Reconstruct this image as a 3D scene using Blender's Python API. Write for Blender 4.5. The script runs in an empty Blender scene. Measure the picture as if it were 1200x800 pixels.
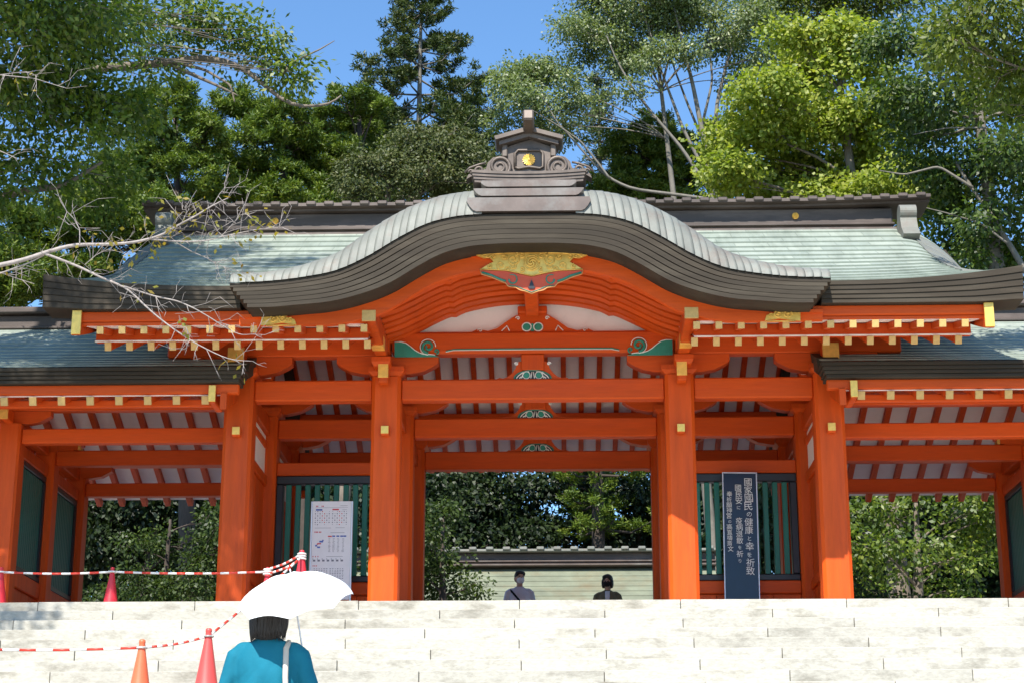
import bpy, math, random
import numpy as np
from mathutils import Vector, Matrix, Euler
R = math.radians
random.seed(7)
rng = np.random.default_rng(7)
S = bpy.context.scene
COL = S.collection

# ---------------------------------------------------------------- camera
CAM = np.array([0.39, -23.0, -3.3]); FPX = 2160.0; PIT = R(16.5); YAW = R(1.64)
cd = bpy.data.cameras.new('camera'); cam = bpy.data.objects.new('camera', cd); COL.objects.link(cam)
cd.sensor_width = 36.0; cd.lens = FPX / 1200.0 * 36.0; cd.clip_start = 0.1; cd.clip_end = 3000
cam.location = CAM; cam.rotation_euler = (math.pi / 2 + PIT, 0, YAW)
S.camera = cam
_fw = np.array([-math.sin(YAW) * math.cos(PIT), math.cos(YAW) * math.cos(PIT), math.sin(PIT)])
_rt = np.array([math.cos(YAW), math.sin(YAW), 0.0]); _up = np.cross(_rt, _fw)
def atY(x, y, Y):                      # photo pixel -> point on the plane at depth Y
    d = _fw + _rt * (x - 600) / FPX - _up * (y - 400) / FPX
    return CAM + d * (Y - CAM[1]) / d[1]
def atD(x, y, D): return atY(x, y, D - 23.0)

# ---------------------------------------------------------------- sky, sun, exposure
SUN_EL, SUN_AZ = R(49.5), R(14)          # azimuth: degrees to the left of straight behind the viewer
sdir = Vector((-math.sin(SUN_AZ) * math.cos(SUN_EL), -math.cos(SUN_AZ) * math.cos(SUN_EL), math.sin(SUN_EL)))
W = bpy.data.worlds.new('World'); S.world = W; W.use_nodes = True
wn = W.node_tree.nodes; wl = W.node_tree.links
sky = wn.new('ShaderNodeTexSky'); sky.sky_type = 'NISHITA'; sky.sun_disc = False
sky.sun_elevation = SUN_EL; sky.sun_rotation = math.pi + SUN_AZ
sky.air_density = 1.0; sky.dust_density = 0.0; sky.ozone_density = 4.0
tint = wn.new('ShaderNodeMixRGB'); tint.blend_type = 'MULTIPLY'; tint.inputs[0].default_value = 1.0; tint.inputs[2].default_value = (0.92, 1.14, 1.25, 1)   # deep clear autumn blue
wl.new(sky.outputs[0], tint.inputs[1]); wl.new(tint.outputs[0], wn['Background'].inputs[0]); wn['Background'].inputs[1].default_value = 0.105
sd = bpy.data.lights.new('sun', 'SUN'); sun = bpy.data.objects.new('sun', sd); COL.objects.link(sun)
sd.energy = 4.9; sd.angle = R(0.5); sd.color = (1.0, 0.95, 0.87)
sun.rotation_euler = (-sdir).to_track_quat('-Z', 'Y').to_euler(); sun.location = (-8, -20, 30)
S.view_settings.view_transform = 'Standard'; S.view_settings.look = 'None'
S.view_settings.exposure = 0.9; S.view_settings.gamma = 1.0; S.view_settings.use_curve_mapping = False
S.render.engine = 'CYCLES'
S.cycles.max_bounces = 8; S.cycles.diffuse_bounces = 6; S.cycles.transmission_bounces = 4; S.cycles.transparent_max_bounces = 4

# ---------------------------------------------------------------- materials
def ramp(nt, fac, stops):
    r = nt.nodes.new('ShaderNodeValToRGB'); e = r.color_ramp.elements
    while len(e) < len(stops): e.new(0.5)
    for k, (p, c) in enumerate(stops): e[k].position = p; e[k].color = (*c, 1)
    nt.links.new(fac, r.inputs[0]); return r.outputs[0]
def mat(name, base, rough=0.5, metal=0.0, var=0.15, scale=6.0, stretch=(1, 1, 1), bump=0.0, dirt=None, dirt_amt=0.3, dirt_scale=2.0,
        island=0.0, objrand=0.0, spec=0.5, coord='Object', bscale=None):
    m = bpy.data.materials.new(name); m.use_nodes = True; nt = m.node_tree; N = nt.nodes; L = nt.links
    p = N['Principled BSDF']; p.inputs['Roughness'].default_value = rough; p.inputs['Metallic'].default_value = metal
    p.inputs['Specular IOR Level'].default_value = spec
    tc = N.new('ShaderNodeTexCoord'); mp = N.new('ShaderNodeMapping'); mp.inputs['Scale'].default_value = stretch
    if coord == 'World':
        g = N.new('ShaderNodeNewGeometry'); L.new(g.outputs['Position'], mp.inputs[0])
    else: L.new(tc.outputs[coord], mp.inputs[0])
    n = N.new('ShaderNodeTexNoise'); n.inputs['Scale'].default_value = scale; n.inputs['Detail'].default_value = 6
    n.inputs['Roughness'].default_value = 0.65
    L.new(mp.outputs[0], n.inputs[0])
    b = np.array(base)
    c = ramp(nt, n.outputs[0], [(0.3, tuple(b * (1 - var))), (0.7, tuple(np.minimum(1, b * (1 + var))))])
    if dirt is not None:
        n2 = N.new('ShaderNodeTexNoise'); n2.inputs['Scale'].default_value = dirt_scale; n2.inputs['Detail'].default_value = 8
        n2.inputs['Roughness'].default_value = 0.7
        L.new(mp.outputs[0], n2.inputs[0])
        f = ramp(nt, n2.outputs[0], [(0.5, (0, 0, 0)), (0.72, (dirt_amt,) * 3)])
        mx = N.new('ShaderNodeMixRGB'); mx.inputs[2].default_value = (*dirt, 1)
        L.new(f, mx.inputs[0]); L.new(c, mx.inputs[1]); c = mx.outputs[0]
    if island or objrand:
        if island:
            g2 = N.new('ShaderNodeNewGeometry'); v = g2.outputs['Random Per Island']; amt = island
        else:
            oi = N.new('ShaderNodeObjectInfo'); v = oi.outputs['Random']; amt = objrand
        mr = N.new('ShaderNodeMapRange'); mr.inputs[3].default_value = 1 - amt; mr.inputs[4].default_value = 1 + amt
        L.new(v, mr.inputs[0])
        hs = N.new('ShaderNodeHueSaturation'); L.new(c, hs.inputs['Color']); L.new(mr.outputs[0], hs.inputs['Value']); c = hs.outputs[0]
    L.new(c, p.inputs['Base Color'])
    if bump:
        n3 = N.new('ShaderNodeTexNoise'); n3.inputs['Scale'].default_value = bscale or scale * 4; n3.inputs['Detail'].default_value = 4
        L.new(mp.outputs[0], n3.inputs[0])
        bp = N.new('ShaderNodeBump'); bp.inputs['Strength'].default_value = bump; bp.inputs['Distance'].default_value = 0.01
        L.new(n3.outputs[0], bp.inputs['Height']); L.new(bp.outputs[0], p.inputs['Normal'])
    return m
def leafmat(name, cols, trans=0.35, gloss=0.12, rough=0.45, clump=1.2):
    m = bpy.data.materials.new(name); m.use_nodes = True; nt = m.node_tree; N = nt.nodes; L = nt.links
    N.remove(N['Principled BSDF']); out = N['Material Output']
    g = N.new('ShaderNodeNewGeometry')
    n = N.new('ShaderNodeTexNoise'); n.inputs['Scale'].default_value = clump; n.inputs['Detail'].default_value = 3
    L.new(g.outputs['Position'], n.inputs[0])
    ad = N.new('ShaderNodeMath'); ad.operation = 'MULTIPLY_ADD'; ad.inputs[1].default_value = 0.5
    L.new(g.outputs['Random Per Island'], ad.inputs[0])
    s2 = N.new('ShaderNodeMath'); s2.operation = 'MULTIPLY'; s2.inputs[1].default_value = 0.5
    L.new(n.outputs[0], s2.inputs[0]); L.new(s2.outputs[0], ad.inputs[2])
    c = ramp(nt, ad.outputs[0], [(0.12 + 0.76 * k / (len(cols) - 1), col) for k, col in enumerate(cols)])
    d = N.new('ShaderNodeBsdfDiffuse'); t = N.new('ShaderNodeBsdfTranslucent'); gl = N.new('ShaderNodeBsdfGlossy')
    gl.inputs['Roughness'].default_value = rough
    L.new(c, d.inputs[0])
    tint = N.new('ShaderNodeMixRGB'); tint.blend_type = 'MULTIPLY'; tint.inputs[0].default_value = 1; tint.inputs[2].default_value = (1.5, 1.6, 0.5, 1)
    L.new(c, tint.inputs[1]); L.new(tint.outputs[0], t.inputs[0])
    m1 = N.new('ShaderNodeMixShader'); m1.inputs[0].default_value = trans; L.new(d.outputs[0], m1.inputs[1]); L.new(t.outputs[0], m1.inputs[2])
    m2 = N.new('ShaderNodeMixShader'); m2.inputs[0].default_value = gloss; L.new(m1.outputs[0], m2.inputs[1]); L.new(gl.outputs[0], m2.inputs[2])
    L.new(m2.outputs[0], out.inputs['Surface']); return m
M = {}
M['red'] = mat('vermilion_paint', (0.57, 0.075, 0.006), 0.5, var=0.2, scale=5.0, stretch=(1, 1, 0.10), bump=0.3, dirt=(0.30, 0.036, 0.012), dirt_amt=0.55, dirt_scale=3.0, objrand=0.10, spec=0.22)
M['redx'] = mat('vermilion_paint_beam', (0.57, 0.075, 0.006), 0.5, var=0.2, scale=5.0, stretch=(0.10, 1, 1), bump=0.3, dirt=(0.30, 0.036, 0.012), dirt_amt=0.55, dirt_scale=3.0, objrand=0.10, spec=0.22)
M['white'] = mat('white_plaster', (0.86, 0.83, 0.77), 0.8, var=0.05, scale=2, dirt=(0.5, 0.45, 0.4), dirt_amt=0.3)
M['gold'] = mat('gilded_metal', (0.85, 0.53, 0.12), 0.4, metal=0.6, var=0.15, scale=14, bump=0.1)
M['cap'] = mat('gilded_end_cap', (0.58, 0.37, 0.13), 0.55, metal=0.25, var=0.12, scale=20)
M['copper'] = mat('patina_copper', (0.265, 0.30, 0.255), 0.65, var=0.16, scale=1.6, stretch=(2.4, .5, .5), dirt=(0.14, 0.17, 0.135), dirt_amt=0.8, dirt_scale=1.1, bump=0.15, coord='World', bscale=9)
M['copper2'] = mat('patina_copper_panel', (0.165, 0.17, 0.148), 0.62, metal=0.0, var=0.16, scale=3, dirt=(0.15, 0.105, 0.082), dirt_amt=0.8, dirt_scale=2.2, objrand=0.12, bump=0.15, coord='World')
M['coppermain'] = M['copper'].copy(); _nt = M['coppermain'].node_tree; _p = _nt.nodes['Principled BSDF']; _src = _p.inputs['Base Color'].links[0].from_socket
_g = _nt.nodes.new('ShaderNodeNewGeometry'); _mp = _nt.nodes.new('ShaderNodeMapping'); _mp.inputs['Location'].default_value = (0, 2.06, 0); _b = _nt.nodes.new('ShaderNodeTexBrick'); _nt.links.new(_g.outputs['Position'], _mp.inputs[0]); _nt.links.new(_mp.outputs[0], _b.inputs[0])
_b.inputs['Color1'].default_value = (.84, .86, .86, 1); _b.inputs['Color2'].default_value = (1.1, 1.08, 1.06, 1); _b.inputs['Mortar'].default_value = (.62, .64, .62, 1); _b.inputs['Scale'].default_value = 1.0; _b.inputs['Mortar Size'].default_value = .006; _b.inputs['Brick Width'].default_value = .46; _b.inputs['Row Height'].default_value = 3.91 / 15
_mm = _nt.nodes.new('ShaderNodeMixRGB'); _mm.blend_type = 'MULTIPLY'; _mm.inputs[0].default_value = 1; _nt.links.new(_src, _mm.inputs[1]); _nt.links.new(_b.outputs[0], _mm.inputs[2]); _nt.links.new(_mm.outputs[0], _p.inputs['Base Color'])
M['brown'] = mat('dark_copper_edge', (0.040, 0.031, 0.021), 0.7, metal=0.0, spec=.2, var=0.25, scale=2, stretch=(0.3, 1, 3), dirt=(0.07, 0.06, 0.044), dirt_amt=0.6, objrand=0.15, coord='World')
M['ridge'] = mat('brown_copper_ridge', (0.066, 0.048, 0.039), 0.55, metal=0.05, var=0.3, scale=2, stretch=(0.4, 1, 2), dirt=(0.16, 0.125, 0.11), dirt_amt=0.6, coord='World')
M['oni'] = mat('bronze_ornament', (0.10, 0.077, 0.062), 0.5, metal=0.3, var=0.25, scale=5, dirt=(0.18, 0.15, 0.12), dirt_amt=0.4)
M['ridgelight'] = mat('pale_brown_copper', (0.125, 0.094, 0.078), 0.42, metal=0.2, var=0.25, scale=3, dirt=(0.22, 0.22, 0.2), dirt_amt=0.6, coord='World')
M['black'] = mat('black_lacquer', (0.016, 0.016, 0.02), 0.4, var=0.2)
M['green'] = mat('green_paint', (0.008, 0.14, 0.095), 0.45, var=0.18, scale=5, stretch=(1, 1, .3))
M['dgreen'] = mat('dark_green_paint', (0.008, 0.11, 0.085), 0.45, var=0.18, scale=5, stretch=(1, 1, .3))
M['stone'] = mat('pale_granite', (0.40, 0.378, 0.322), 0.75, var=0.17, scale=24, dirt=(0.16, 0.145, 0.11), dirt_amt=0.9, dirt_scale=2.6, objrand=0.09, bump=0.25, bscale=60, coord='World', stretch=(.7, 1, 1.6))
M['joint'] = mat('dark_joint', (0.10, 0.09, 0.075), 0.9)
M['soil'] = mat('forest_soil', (0.10, 0.085, 0.055), 0.95, var=0.4, scale=1.2, bump=0.6, dirt=(0.05, 0.08, 0.02), dirt_amt=0.9, dirt_scale=.6, coord='World')
M['pave'] = mat('paving_stone', (0.78, 0.745, 0.66), 0.8, var=0.2, scale=6, bump=0.2, coord='World')

# ---------------------------------------------------------------- builders
WLOC = {}; WM = {}
def mk(name, V, F, m, smooth=False, mats=None, idx=None):
    me = bpy.data.meshes.new(name); me.from_pydata([tuple(map(float, v)) for v in V], [], [tuple(map(int, f)) for f in F])
    for x in (mats or [m]): me.materials.append(M[x] if isinstance(x, str) else x)
    if idx is not None: me.polygons.foreach_set('material_index', idx)
    if smooth: me.polygons.foreach_set('use_smooth', [True] * len(me.polygons))
    me.update(); return me
def add(name, me, parent=None, loc=(0, 0, 0), rot=None, label=None, cat=None, group=None, kind=None):
    """loc and rot are given in WORLD space, also for parts"""
    o = bpy.data.objects.new(name, me); COL.objects.link(o)
    loc = Vector(loc); WLOC[o] = loc.copy(); mw = Matrix.Translation(loc)
    if rot: mw = mw @ Euler(rot).to_matrix().to_4x4()
    WM[o] = mw
    if parent is not None: o.parent = parent; o.matrix_basis = WM[parent].inverted() @ mw
    else: o.matrix_basis = mw
    if label: o['label'] = label
    if cat: o['category'] = cat
    if group: o['group'] = group
    if kind: o['kind'] = kind
    return o
def thing(name, loc, label, cat, group=None): return add(name, None, None, loc, None, label, cat, group)
_cb = {}
def cbox_geo(w, d, h, c):
    x, y, z = w / 2, d / 2, h / 2; c = min(c, x * .45, y * .45, z * .45); V = []; 
    id_ = {}
    for sx in (-1, 1):
        for sy in (-1, 1):
            for sz in (-1, 1):
                for ax in range(3):
                    p = [sx * (x - c), sy * (y - c), sz * (z - c)]; p[ax] = (sx * x, sy * y, sz * z)[ax]
                    id_[(sx, sy, sz, ax)] = len(V); V.append(p)
    F = []
    for ax in range(3):
        a, b = [k for k in range(3) if k != ax]
        for s in (-1, 1):
            q = []
            for (u, v) in ((-1, -1), (1, -1), (1, 1), (-1, 1)):
                k = [0, 0, 0]; k[ax] = s; k[a] = u; k[b] = v; q.append(id_[(*k, ax)])
            F.append(q)
        for u in (-1, 1):
            for v in (-1, 1):
                q = []
                for (s, who) in ((-1, a), (1, a), (1, b), (-1, b)):
                    k = [0, 0, 0]; k[ax] = s; k[a] = u; k[b] = v; q.append(id_[(*k, who)])
                F.append(q)
    for sx in (-1, 1):
        for sy in (-1, 1):
            for sz in (-1, 1): F.append([id_[(sx, sy, sz, ax)] for ax in range(3)])
    return V, F
def fixn(me):
    import bmesh
    bm = bmesh.new(); bm.from_mesh(me); bmesh.ops.recalc_face_normals(bm, faces=bm.faces); bm.to_mesh(me); bm.free(); return me
def box(name, x0, x1, y0, y1, z0, z1, m, parent=None, c=0.012, rot=None, **k):
    key = (round(x1 - x0, 4), round(y1 - y0, 4), round(z1 - z0, 4), c, m)
    if key not in _cb: V, F = cbox_geo(*key[:4]); _cb[key] = fixn(mk(name, V, F, m))
    return add(name, _cb[key], parent, ((x0 + x1) / 2, (y0 + y1) / 2, (z0 + z1) / 2), rot, **k)
def beamY(name, x, w, p0, p1, h, m, parent, c=0.008):     # beam between (y,z) points p0 -> p1, centred on x
    L = math.hypot(p1[0] - p0[0], p1[1] - p0[1]); a = math.atan2(p1[1] - p0[1], p1[0] - p0[0])
    key = (round(w, 4), round(L, 3), round(h, 4), c, m)
    if key not in _cb: V, F = cbox_geo(*key[:4]); _cb[key] = fixn(mk(name, V, F, m))
    return add(name, _cb[key], parent, (x, (p0[0] + p1[0]) / 2, (p0[1] + p1[1]) / 2), (a, 0, 0))
def prism_geo(out, y0, y1):            # outline [(x,z)] extruded along y
    n = len(out); V = [(x, y0, z) for x, z in out] + [(x, y1, z) for x, z in out]
    F = [list(range(n)), list(range(2 * n - 1, n - 1, -1))] + [[i, n + i, n + (i + 1) % n, (i + 1) % n] for i in range(n)]
    return V, F
def prism(name, out, y0, y1, m, parent=None, smooth=False, origin=None, **k):
    V, F = prism_geo(out, y0, y1); o = np.mean(np.array(V), 0) if origin is None else np.array(origin)
    return add(name, fixn(mk(name, np.array(V) - o, F, m)), parent, o, **k)
def strip_geo(xs, top, bot, y0, y1):   # solid curved strip (x samples), top/bottom z
    n = len(xs); V = []
    for x, t, b in zip(xs, top, bot): V += [(x, y0, b), (x, y0, t), (x, y1, t), (x, y1, b)]
    F = [[0, 1, 2, 3], [4 * n - 1, 4 * n - 2, 4 * n - 3, 4 * n - 4]]
    for i in range(n - 1):
        for j in range(4): F.append([4 * i + j, 4 * i + 4 + j, 4 * i + 4 + (j + 1) % 4, 4 * i + (j + 1) % 4])
    return V, F
def strip(name, xs, top, bot, y0, y1, m, parent=None, **k):
    V, F = strip_geo(xs, top, bot, y0, y1); o = np.mean(np.array(V), 0)
    return add(name, fixn(mk(name, np.array(V) - o, F, m)), parent, o, **k)
def tube_geo(P, rad, n=6, V0=0):
    P = np.array(P, float); rad = np.broadcast_to(np.array(rad, float), (len(P),)); V = []; F = []
    T = np.gradient(P, axis=0); T /= np.linalg.norm(T, axis=1)[:, None] + 1e-9
    u = np.cross(T[0], (0.31, 0.17, 0.93)); u /= np.linalg.norm(u)
    for i in range(len(P)):
        u = u - T[i] * (u @ T[i]); u /= np.linalg.norm(u) + 1e-9; w = np.cross(T[i], u)
        for k in range(n):
            a = 2 * math.pi * k / n; V.append(P[i] + rad[i] * (math.cos(a) * u + math.sin(a) * w))
    for i in range(len(P) - 1):
        for k in range(n): F.append([V0 + i * n + k, V0 + i * n + (k + 1) % n, V0 + (i + 1) * n + (k + 1) % n, V0 + (i + 1) * n + k])
    F.append([V0 + k for k in range(n)][::-1]); F.append([V0 + (len(P) - 1) * n + k for k in range(n)])
    return V, F
def tubes(name, paths, m, parent=None, n=6, smooth=True, origin=(0, 0, 0), **k):   # several joined tubes = one part
    V = []; F = []
    for P, r in paths:
        v, f = tube_geo(P, r, n, len(V)); V += v; F += f
    return add(name, mk(name, np.array(V) - np.array(origin), F, m, smooth), parent, origin, **k)
def lathe_geo(prof, n=24):             # [(r,z)]
    V = []; F = []
    for r, z in prof:
        for k in range(n): a = 2 * math.pi * k / n; V.append((r * math.cos(a), r * math.sin(a), z))
    for i in range(len(prof) - 1):
        for k in range(n): F.append([i * n + k, i * n + (k + 1) % n, (i + 1) * n + (k + 1) % n, (i + 1) * n + k])
    F.append(list(range(n))[::-1]); F.append([(len(prof) - 1) * n + k for k in range(n)])
    return V, F
def spiral(cx, cz, r, turns, y, start=0, hand=1, n=28, rin=0.12):
    return [(cx + hand * (r * (1 - (1 - rin) * t)) * math.cos(start + 2 * math.pi * turns * t), y, cz + (r * (1 - (1 - rin) * t)) * math.sin(start + 2 * math.pi * turns * t)) for t in np.linspace(0, 1, n)]
def disc(cx, cz, r, y0, y1, n=20, sx=1.0): return [(cx + sx * r * math.cos(2 * math.pi * k / n), cz + r * math.sin(2 * math.pi * k / n)) for k in range(n)]
def curve_fn(pts):                     # smooth interpolation through (u, v) points, clamped
    p = np.array(sorted(pts)); u, v = p[:, 0], p[:, 1]; m = np.gradient(v, u)
    def f(x):
        x = np.clip(np.asarray(x, float), u[0], u[-1]); i = np.clip(np.searchsorted(u, x) - 1, 0, len(u) - 2)
        h = u[i + 1] - u[i]; t = (x - u[i]) / h
        return (2*t**3-3*t**2+1)*v[i] + (t**3-2*t**2+t)*h*m[i] + (-2*t**3+3*t**2)*v[i+1] + (t**3-t**2)*h*m[i+1]
    return f
def from_px(pl, Y, sym=0.02):
    return [(abs(p[0] - sym), p[2]) for p in (atY(x, y, Y) for x, y in pl)]
# ================================================================ ground and stairs
RISE, TREAD, EDGE = 0.158, 0.35, -1.0
NUP = 21; LAND = -RISE * NUP; Y1 = EDGE - TREAD * NUP; Y2 = Y1 - 5.6; NLOW = 10; Y3 = Y2 - TREAD * NLOW; LOWZ = LAND - RISE * NLOW
def ground_z(x, y):
    if y > EDGE: z = -0.06 - .64 * min(1, max(0, (y - 10.6) / 1.4)) + 0.03 * max(0, y - 24)
    elif y > Y3: z = LOWZ + (y - Y3) / (EDGE - Y3) * (-0.06 - LOWZ)
    else: z = LOWZ
    if abs(x) < 10.2 and Y3 - .5 < y < EDGE + 7.5: z -= 1.2 if y < EDGE + 6.9 else 0.3
    return z
gx = [-900, -300, -100, -50, -30, -20, -14, -10.4, -10.1, 0, 10.1, 10.4, 14, 20, 30, 50, 100, 300, 900]
gy = [-900, -300, -100, -50, -30, Y3 - .6, Y3 - .4, -14, -8, -4, EDGE - .01, EDGE + .01, 2, 5.8, 6.2, 8, 10.6, 12, 20, 24, 30, 45, 70, 120, 300, 900]
V = [(x, y, ground_z(x, y) if abs(y) < 200 else (-4.9 if y < 0 else 3.3)) for y in gy for x in gx]; n = len(gx)
F = [[j * n + i, j * n + i + 1, (j + 1) * n + i + 1, (j + 1) * n + i] for j in range(len(gy) - 1) for i in range(n - 1)]
add('ground', mk('ground', V, F, 'soil'), kind='structure')
HW = 10.0
plat = box('platform', -HW, HW, EDGE + 0.45, 6.2, -1.0, -0.004, 'pave', kind='structure')
stairs = add('stone_stairs', None, None, (0, EDGE, 0), kind='structure')
def core(yt, zt, nst):                  # solid bed behind the step blocks
    out = []
    for k in range(nst + 1): out += [(yt - TREAD * k + .03, zt - RISE * k - .02), (yt - TREAD * k + .03, zt - RISE * (k + 1) - .02)]
    out = [(yt + .45, zt - .02)] + out + [(out[-1][0], zt - RISE * nst - .7), (yt + .45, zt - RISE * nst - .7)]
    V = [(-HW + .02, y, z) for y, z in out] + [(HW - .02, y, z) for y, z in out]; n = len(out)
    F = [list(range(n)), list(range(2 * n - 1, n - 1, -1))] + [[i, n + i, n + (i + 1) % n, (i + 1) % n] for i in range(n)]
    return fixn(mk('stair_bed', V, F, 'joint'))
add('stair_bed', core(EDGE, 0, NUP), stairs); add('stair_bed', core(Y2, LAND, NLOW), stairs)
BL = 1.94
def flight(yt, zt, nst):
    for k in range(nst):
        z1 = zt - RISE * k; y0 = yt - TREAD * k; x = -HW; off = -0.10 + (BL / 2 if k % 2 else 0) + random.uniform(-.12, .12)
        js = [-HW] + [off + BL * j + random.uniform(-.03, .03) for j in range(-6, 7) if -HW + .5 < off + BL * j < HW - .5] + [HW]
        for a, b in zip(js, js[1:]):
            o = box('stone_block', round(a, 2) + .004, round(b, 2) - .004, y0, y0 + TREAD + .06, z1 - RISE + .0006, z1, 'stone', stairs, c=.0045)
            o.location.y += random.uniform(-.008, .008); o.location.z += random.uniform(-.003, .001); o.rotation_euler[2] = random.uniform(-.0012, .0012)
flight(EDGE, 0, NUP); flight(Y2, LAND, NLOW)
box('stair_landing', -HW, HW, Y2 + .41, Y1 + TREAD - .002, LAND - .5, LAND - .002, 'stone', kind='structure')
box('forecourt', -30, 30, -60, Y3 + TREAD - .002, LOWZ - .5, LOWZ + .004, 'pave', kind='structure')

# ================================================================ the gate
gate = thing('shrine_gate', (0, 0, 0), 'vermilion timber shrine gate with patina copper roof and undulating front gable', 'gate')
CX = (1.88, 3.78); RY = (0.0, 2.05, 4.1); CW = 0.185
# columns
def column_mesh(w, h, c):
    o = [(-w + c, -w), (w - c, -w), (w, -w + c), (w, w - c), (w - c, w), (-w + c, w), (-w, w - c), (-w, -w + c)]
    V = [(x, y, 0) for x, y in o] + [(x, y, h) for x, y in o]
    return fixn(mk('column', V, [list(range(8)), list(range(15, 7, -1))] + [[i, (i + 1) % 8, 8 + (i + 1) % 8, 8 + i] for i in range(8)], 'red'))
colme = column_mesh(CW, 2.92, .042)
def boat(w, h, d=0.16):                # boat-shaped bracket arm outline (half length w)
    return [(-w, 0), (-w, -h * .38), (-w + .05, -h * .55), (-w * .72, -h * .85), (-w * .45, -h), (w * .45, -h), (w * .72, -h * .85), (w - .05, -h * .55), (w, -h * .38), (w, 0)]
boatme = fixn(mk('bracket_arm', *prism_geo(boat(.66, .235), -.085, .085), 'redx'))
def block(x, y, z, parent, s=.2):      # bearing block with a tapered foot
    V = []
    for w, zz in ((s * .72, 0), (s, .055), (s, .12)): V += [(-w, -w, zz), (w, -w, zz), (w, w, zz), (-w, w, zz)]
    F = [[3, 2, 1, 0], [8, 9, 10, 11]] + [[4 * j + i, 4 * j + (i + 1) % 4, 4 * j + 4 + (i + 1) % 4, 4 * j + 4 + i] for j in range(2) for i in range(4)]
    return add('bearing_block', fixn(mk('bearing_block', V, F, 'red')), parent, (x, y, z))
for r, y in enumerate(RY):
    for X in CX:
        for s in (-1, 1):
            x = s * X
            c = add('column', colme, gate, (x, y, 0.09))
            add('base_stone', fixn(mk('base_stone', *lathe_geo([(.36, 0), (.36, .05), (.29, .09)], 20), 'stone')), c, (x, y, 0))
            block(x, y, 3.01, gate, .23)
            add('bracket_arm', boatme, gate, (x, y, 3.305))
            if r == 0:
                k = box('tie_end', x - .055, x + .055, y - CW - .085, y - CW + .0, 2.215, 2.335, 'red', c)
                box('gold_cap', x - .049, x + .049, y - CW - .093, y - CW - .08, 2.235, 2.335, 'gold', c)
# tie beams along each row, between columns
for y in RY:
    for a, b in ((-CX[1] + CW, -CX[0] - CW), (-CX[0] + CW, CX[0] - CW), (CX[0] + CW, CX[1] - CW)):
        box('tie_beam', a - .002, b + .002, y - .1, y + .1, 2.715, 2.99, 'redx', gate, c=.02)
# beams in depth + side walls with white panels
for s in (-1, 1):
    for X in CX:
        for a, b in ((0, 2.05), (2.05, 4.1)):
            box('depth_beam', s * X - .09, s * X + .09, a + CW, b - CW, 2.735, 2.97, 'red', gate, c=.015)
    x = s * CX[1]
    for a, b in ((0, 2.05), (2.05, 4.1)):
        box('side_rail', x - .07, x + .07, a + CW, b - CW, 2.02, 2.16, 'red', gate)
        box('side_rail', x - .07, x + .07, a + CW, b - CW, .55, .68, 'red', gate)
        box('plaster_panel', x - .03, x + .03, a + CW + .0, b - CW, 2.163, 2.732, 'white', gate, c=.002)
        box('side_rail', x - .06, x + .06, a + CW, b - CW, 2.545, 2.64, 'red', gate)
        for q in range(5):
            w = (b - a - 2 * CW) / 5
            box('wall_board', x - .03, x + .03, a + CW + w * q + .003, a + CW + w * (q + 1) - .003, .1, 2.018, 'red', gate, c=.006)
# longitudinal purlins on the brackets
box('purlin', -4.75, 4.75, RY[1] - .1, RY[1] + .1, 3.31, 3.55, 'redx', gate, c=.015)
box('purlin', -4.75, 4.75, RY[2] - .1, RY[2] + .1, 3.31, 3.58, 'redx', gate, c=.015)
for s in (-1, 1):
    a, b = sorted((s * 2.02, s * 4.75)); box('purlin', a, b, -.1, .1, 3.31, 3.58, 'redx', gate, c=.015)
    # bracket noses with gilded ends in front of the columns
    for X, w, z0, z1, yf in ((1.9, .062, 2.93, 3.17, -.42), (3.78, .10, 3.10, 3.31, -.5)):
        x = s * X
        box('beam_nose', x - w, x + w, yf, -.235, z0 - .06, z1, 'red', gate, c=.01)
        box('gold_cap', x - w - .004, x + w + .004, yf - .012, yf + .03, z0, z1 + .006, 'gold', gate, c=.004)
# lattice windows of the side bays, in the middle row
for s in (-1, 1):
    a, b = sorted((s * (CX[0] + CW), s * (CX[1] - CW))); y = RY[1]
    box('lintel', a, b, y - .09, y + .09, 2.19, 2.37, 'redx', gate)
    win = box('lattice_window', a + .0, b - .0, y - .07, y - .02 + .09, .70, .79, 'black', gate)      # sill of the frame
    box('window_frame', a, b, y - .07, y + .07, 2.07, 2.187, 'black', win)
    box('window_frame', a, a + .10, y - .07, y + .07, .793, 2.067, 'black', win); box('window_frame', b - .10, b, y - .07, y + .07, .793, 2.067, 'black', win)
    nb = 10; w = (b - a - .2) / nb
    for q in range(nb):
        xc = a + .1 + w * (q + .5); o = box('lattice_bar', xc - .036, xc + .036, y - .035, y + .035, .793, 2.067, 'green', win, c=.006)
    box('window_sill', a, b, y - .09, y + .09, .52, .697, 'redx', gate)
    for q in range(4):
        w = (b - a) / 4; box('wall_board', a + w * q + .002, a + w * (q + 1) - .002, y - .04, y + .04, .10, .517, 'red', gate, c=.006)
    box('ground_sill', a, b, y - .085, y + .085, .0, .097, 'redx', gate)
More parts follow.
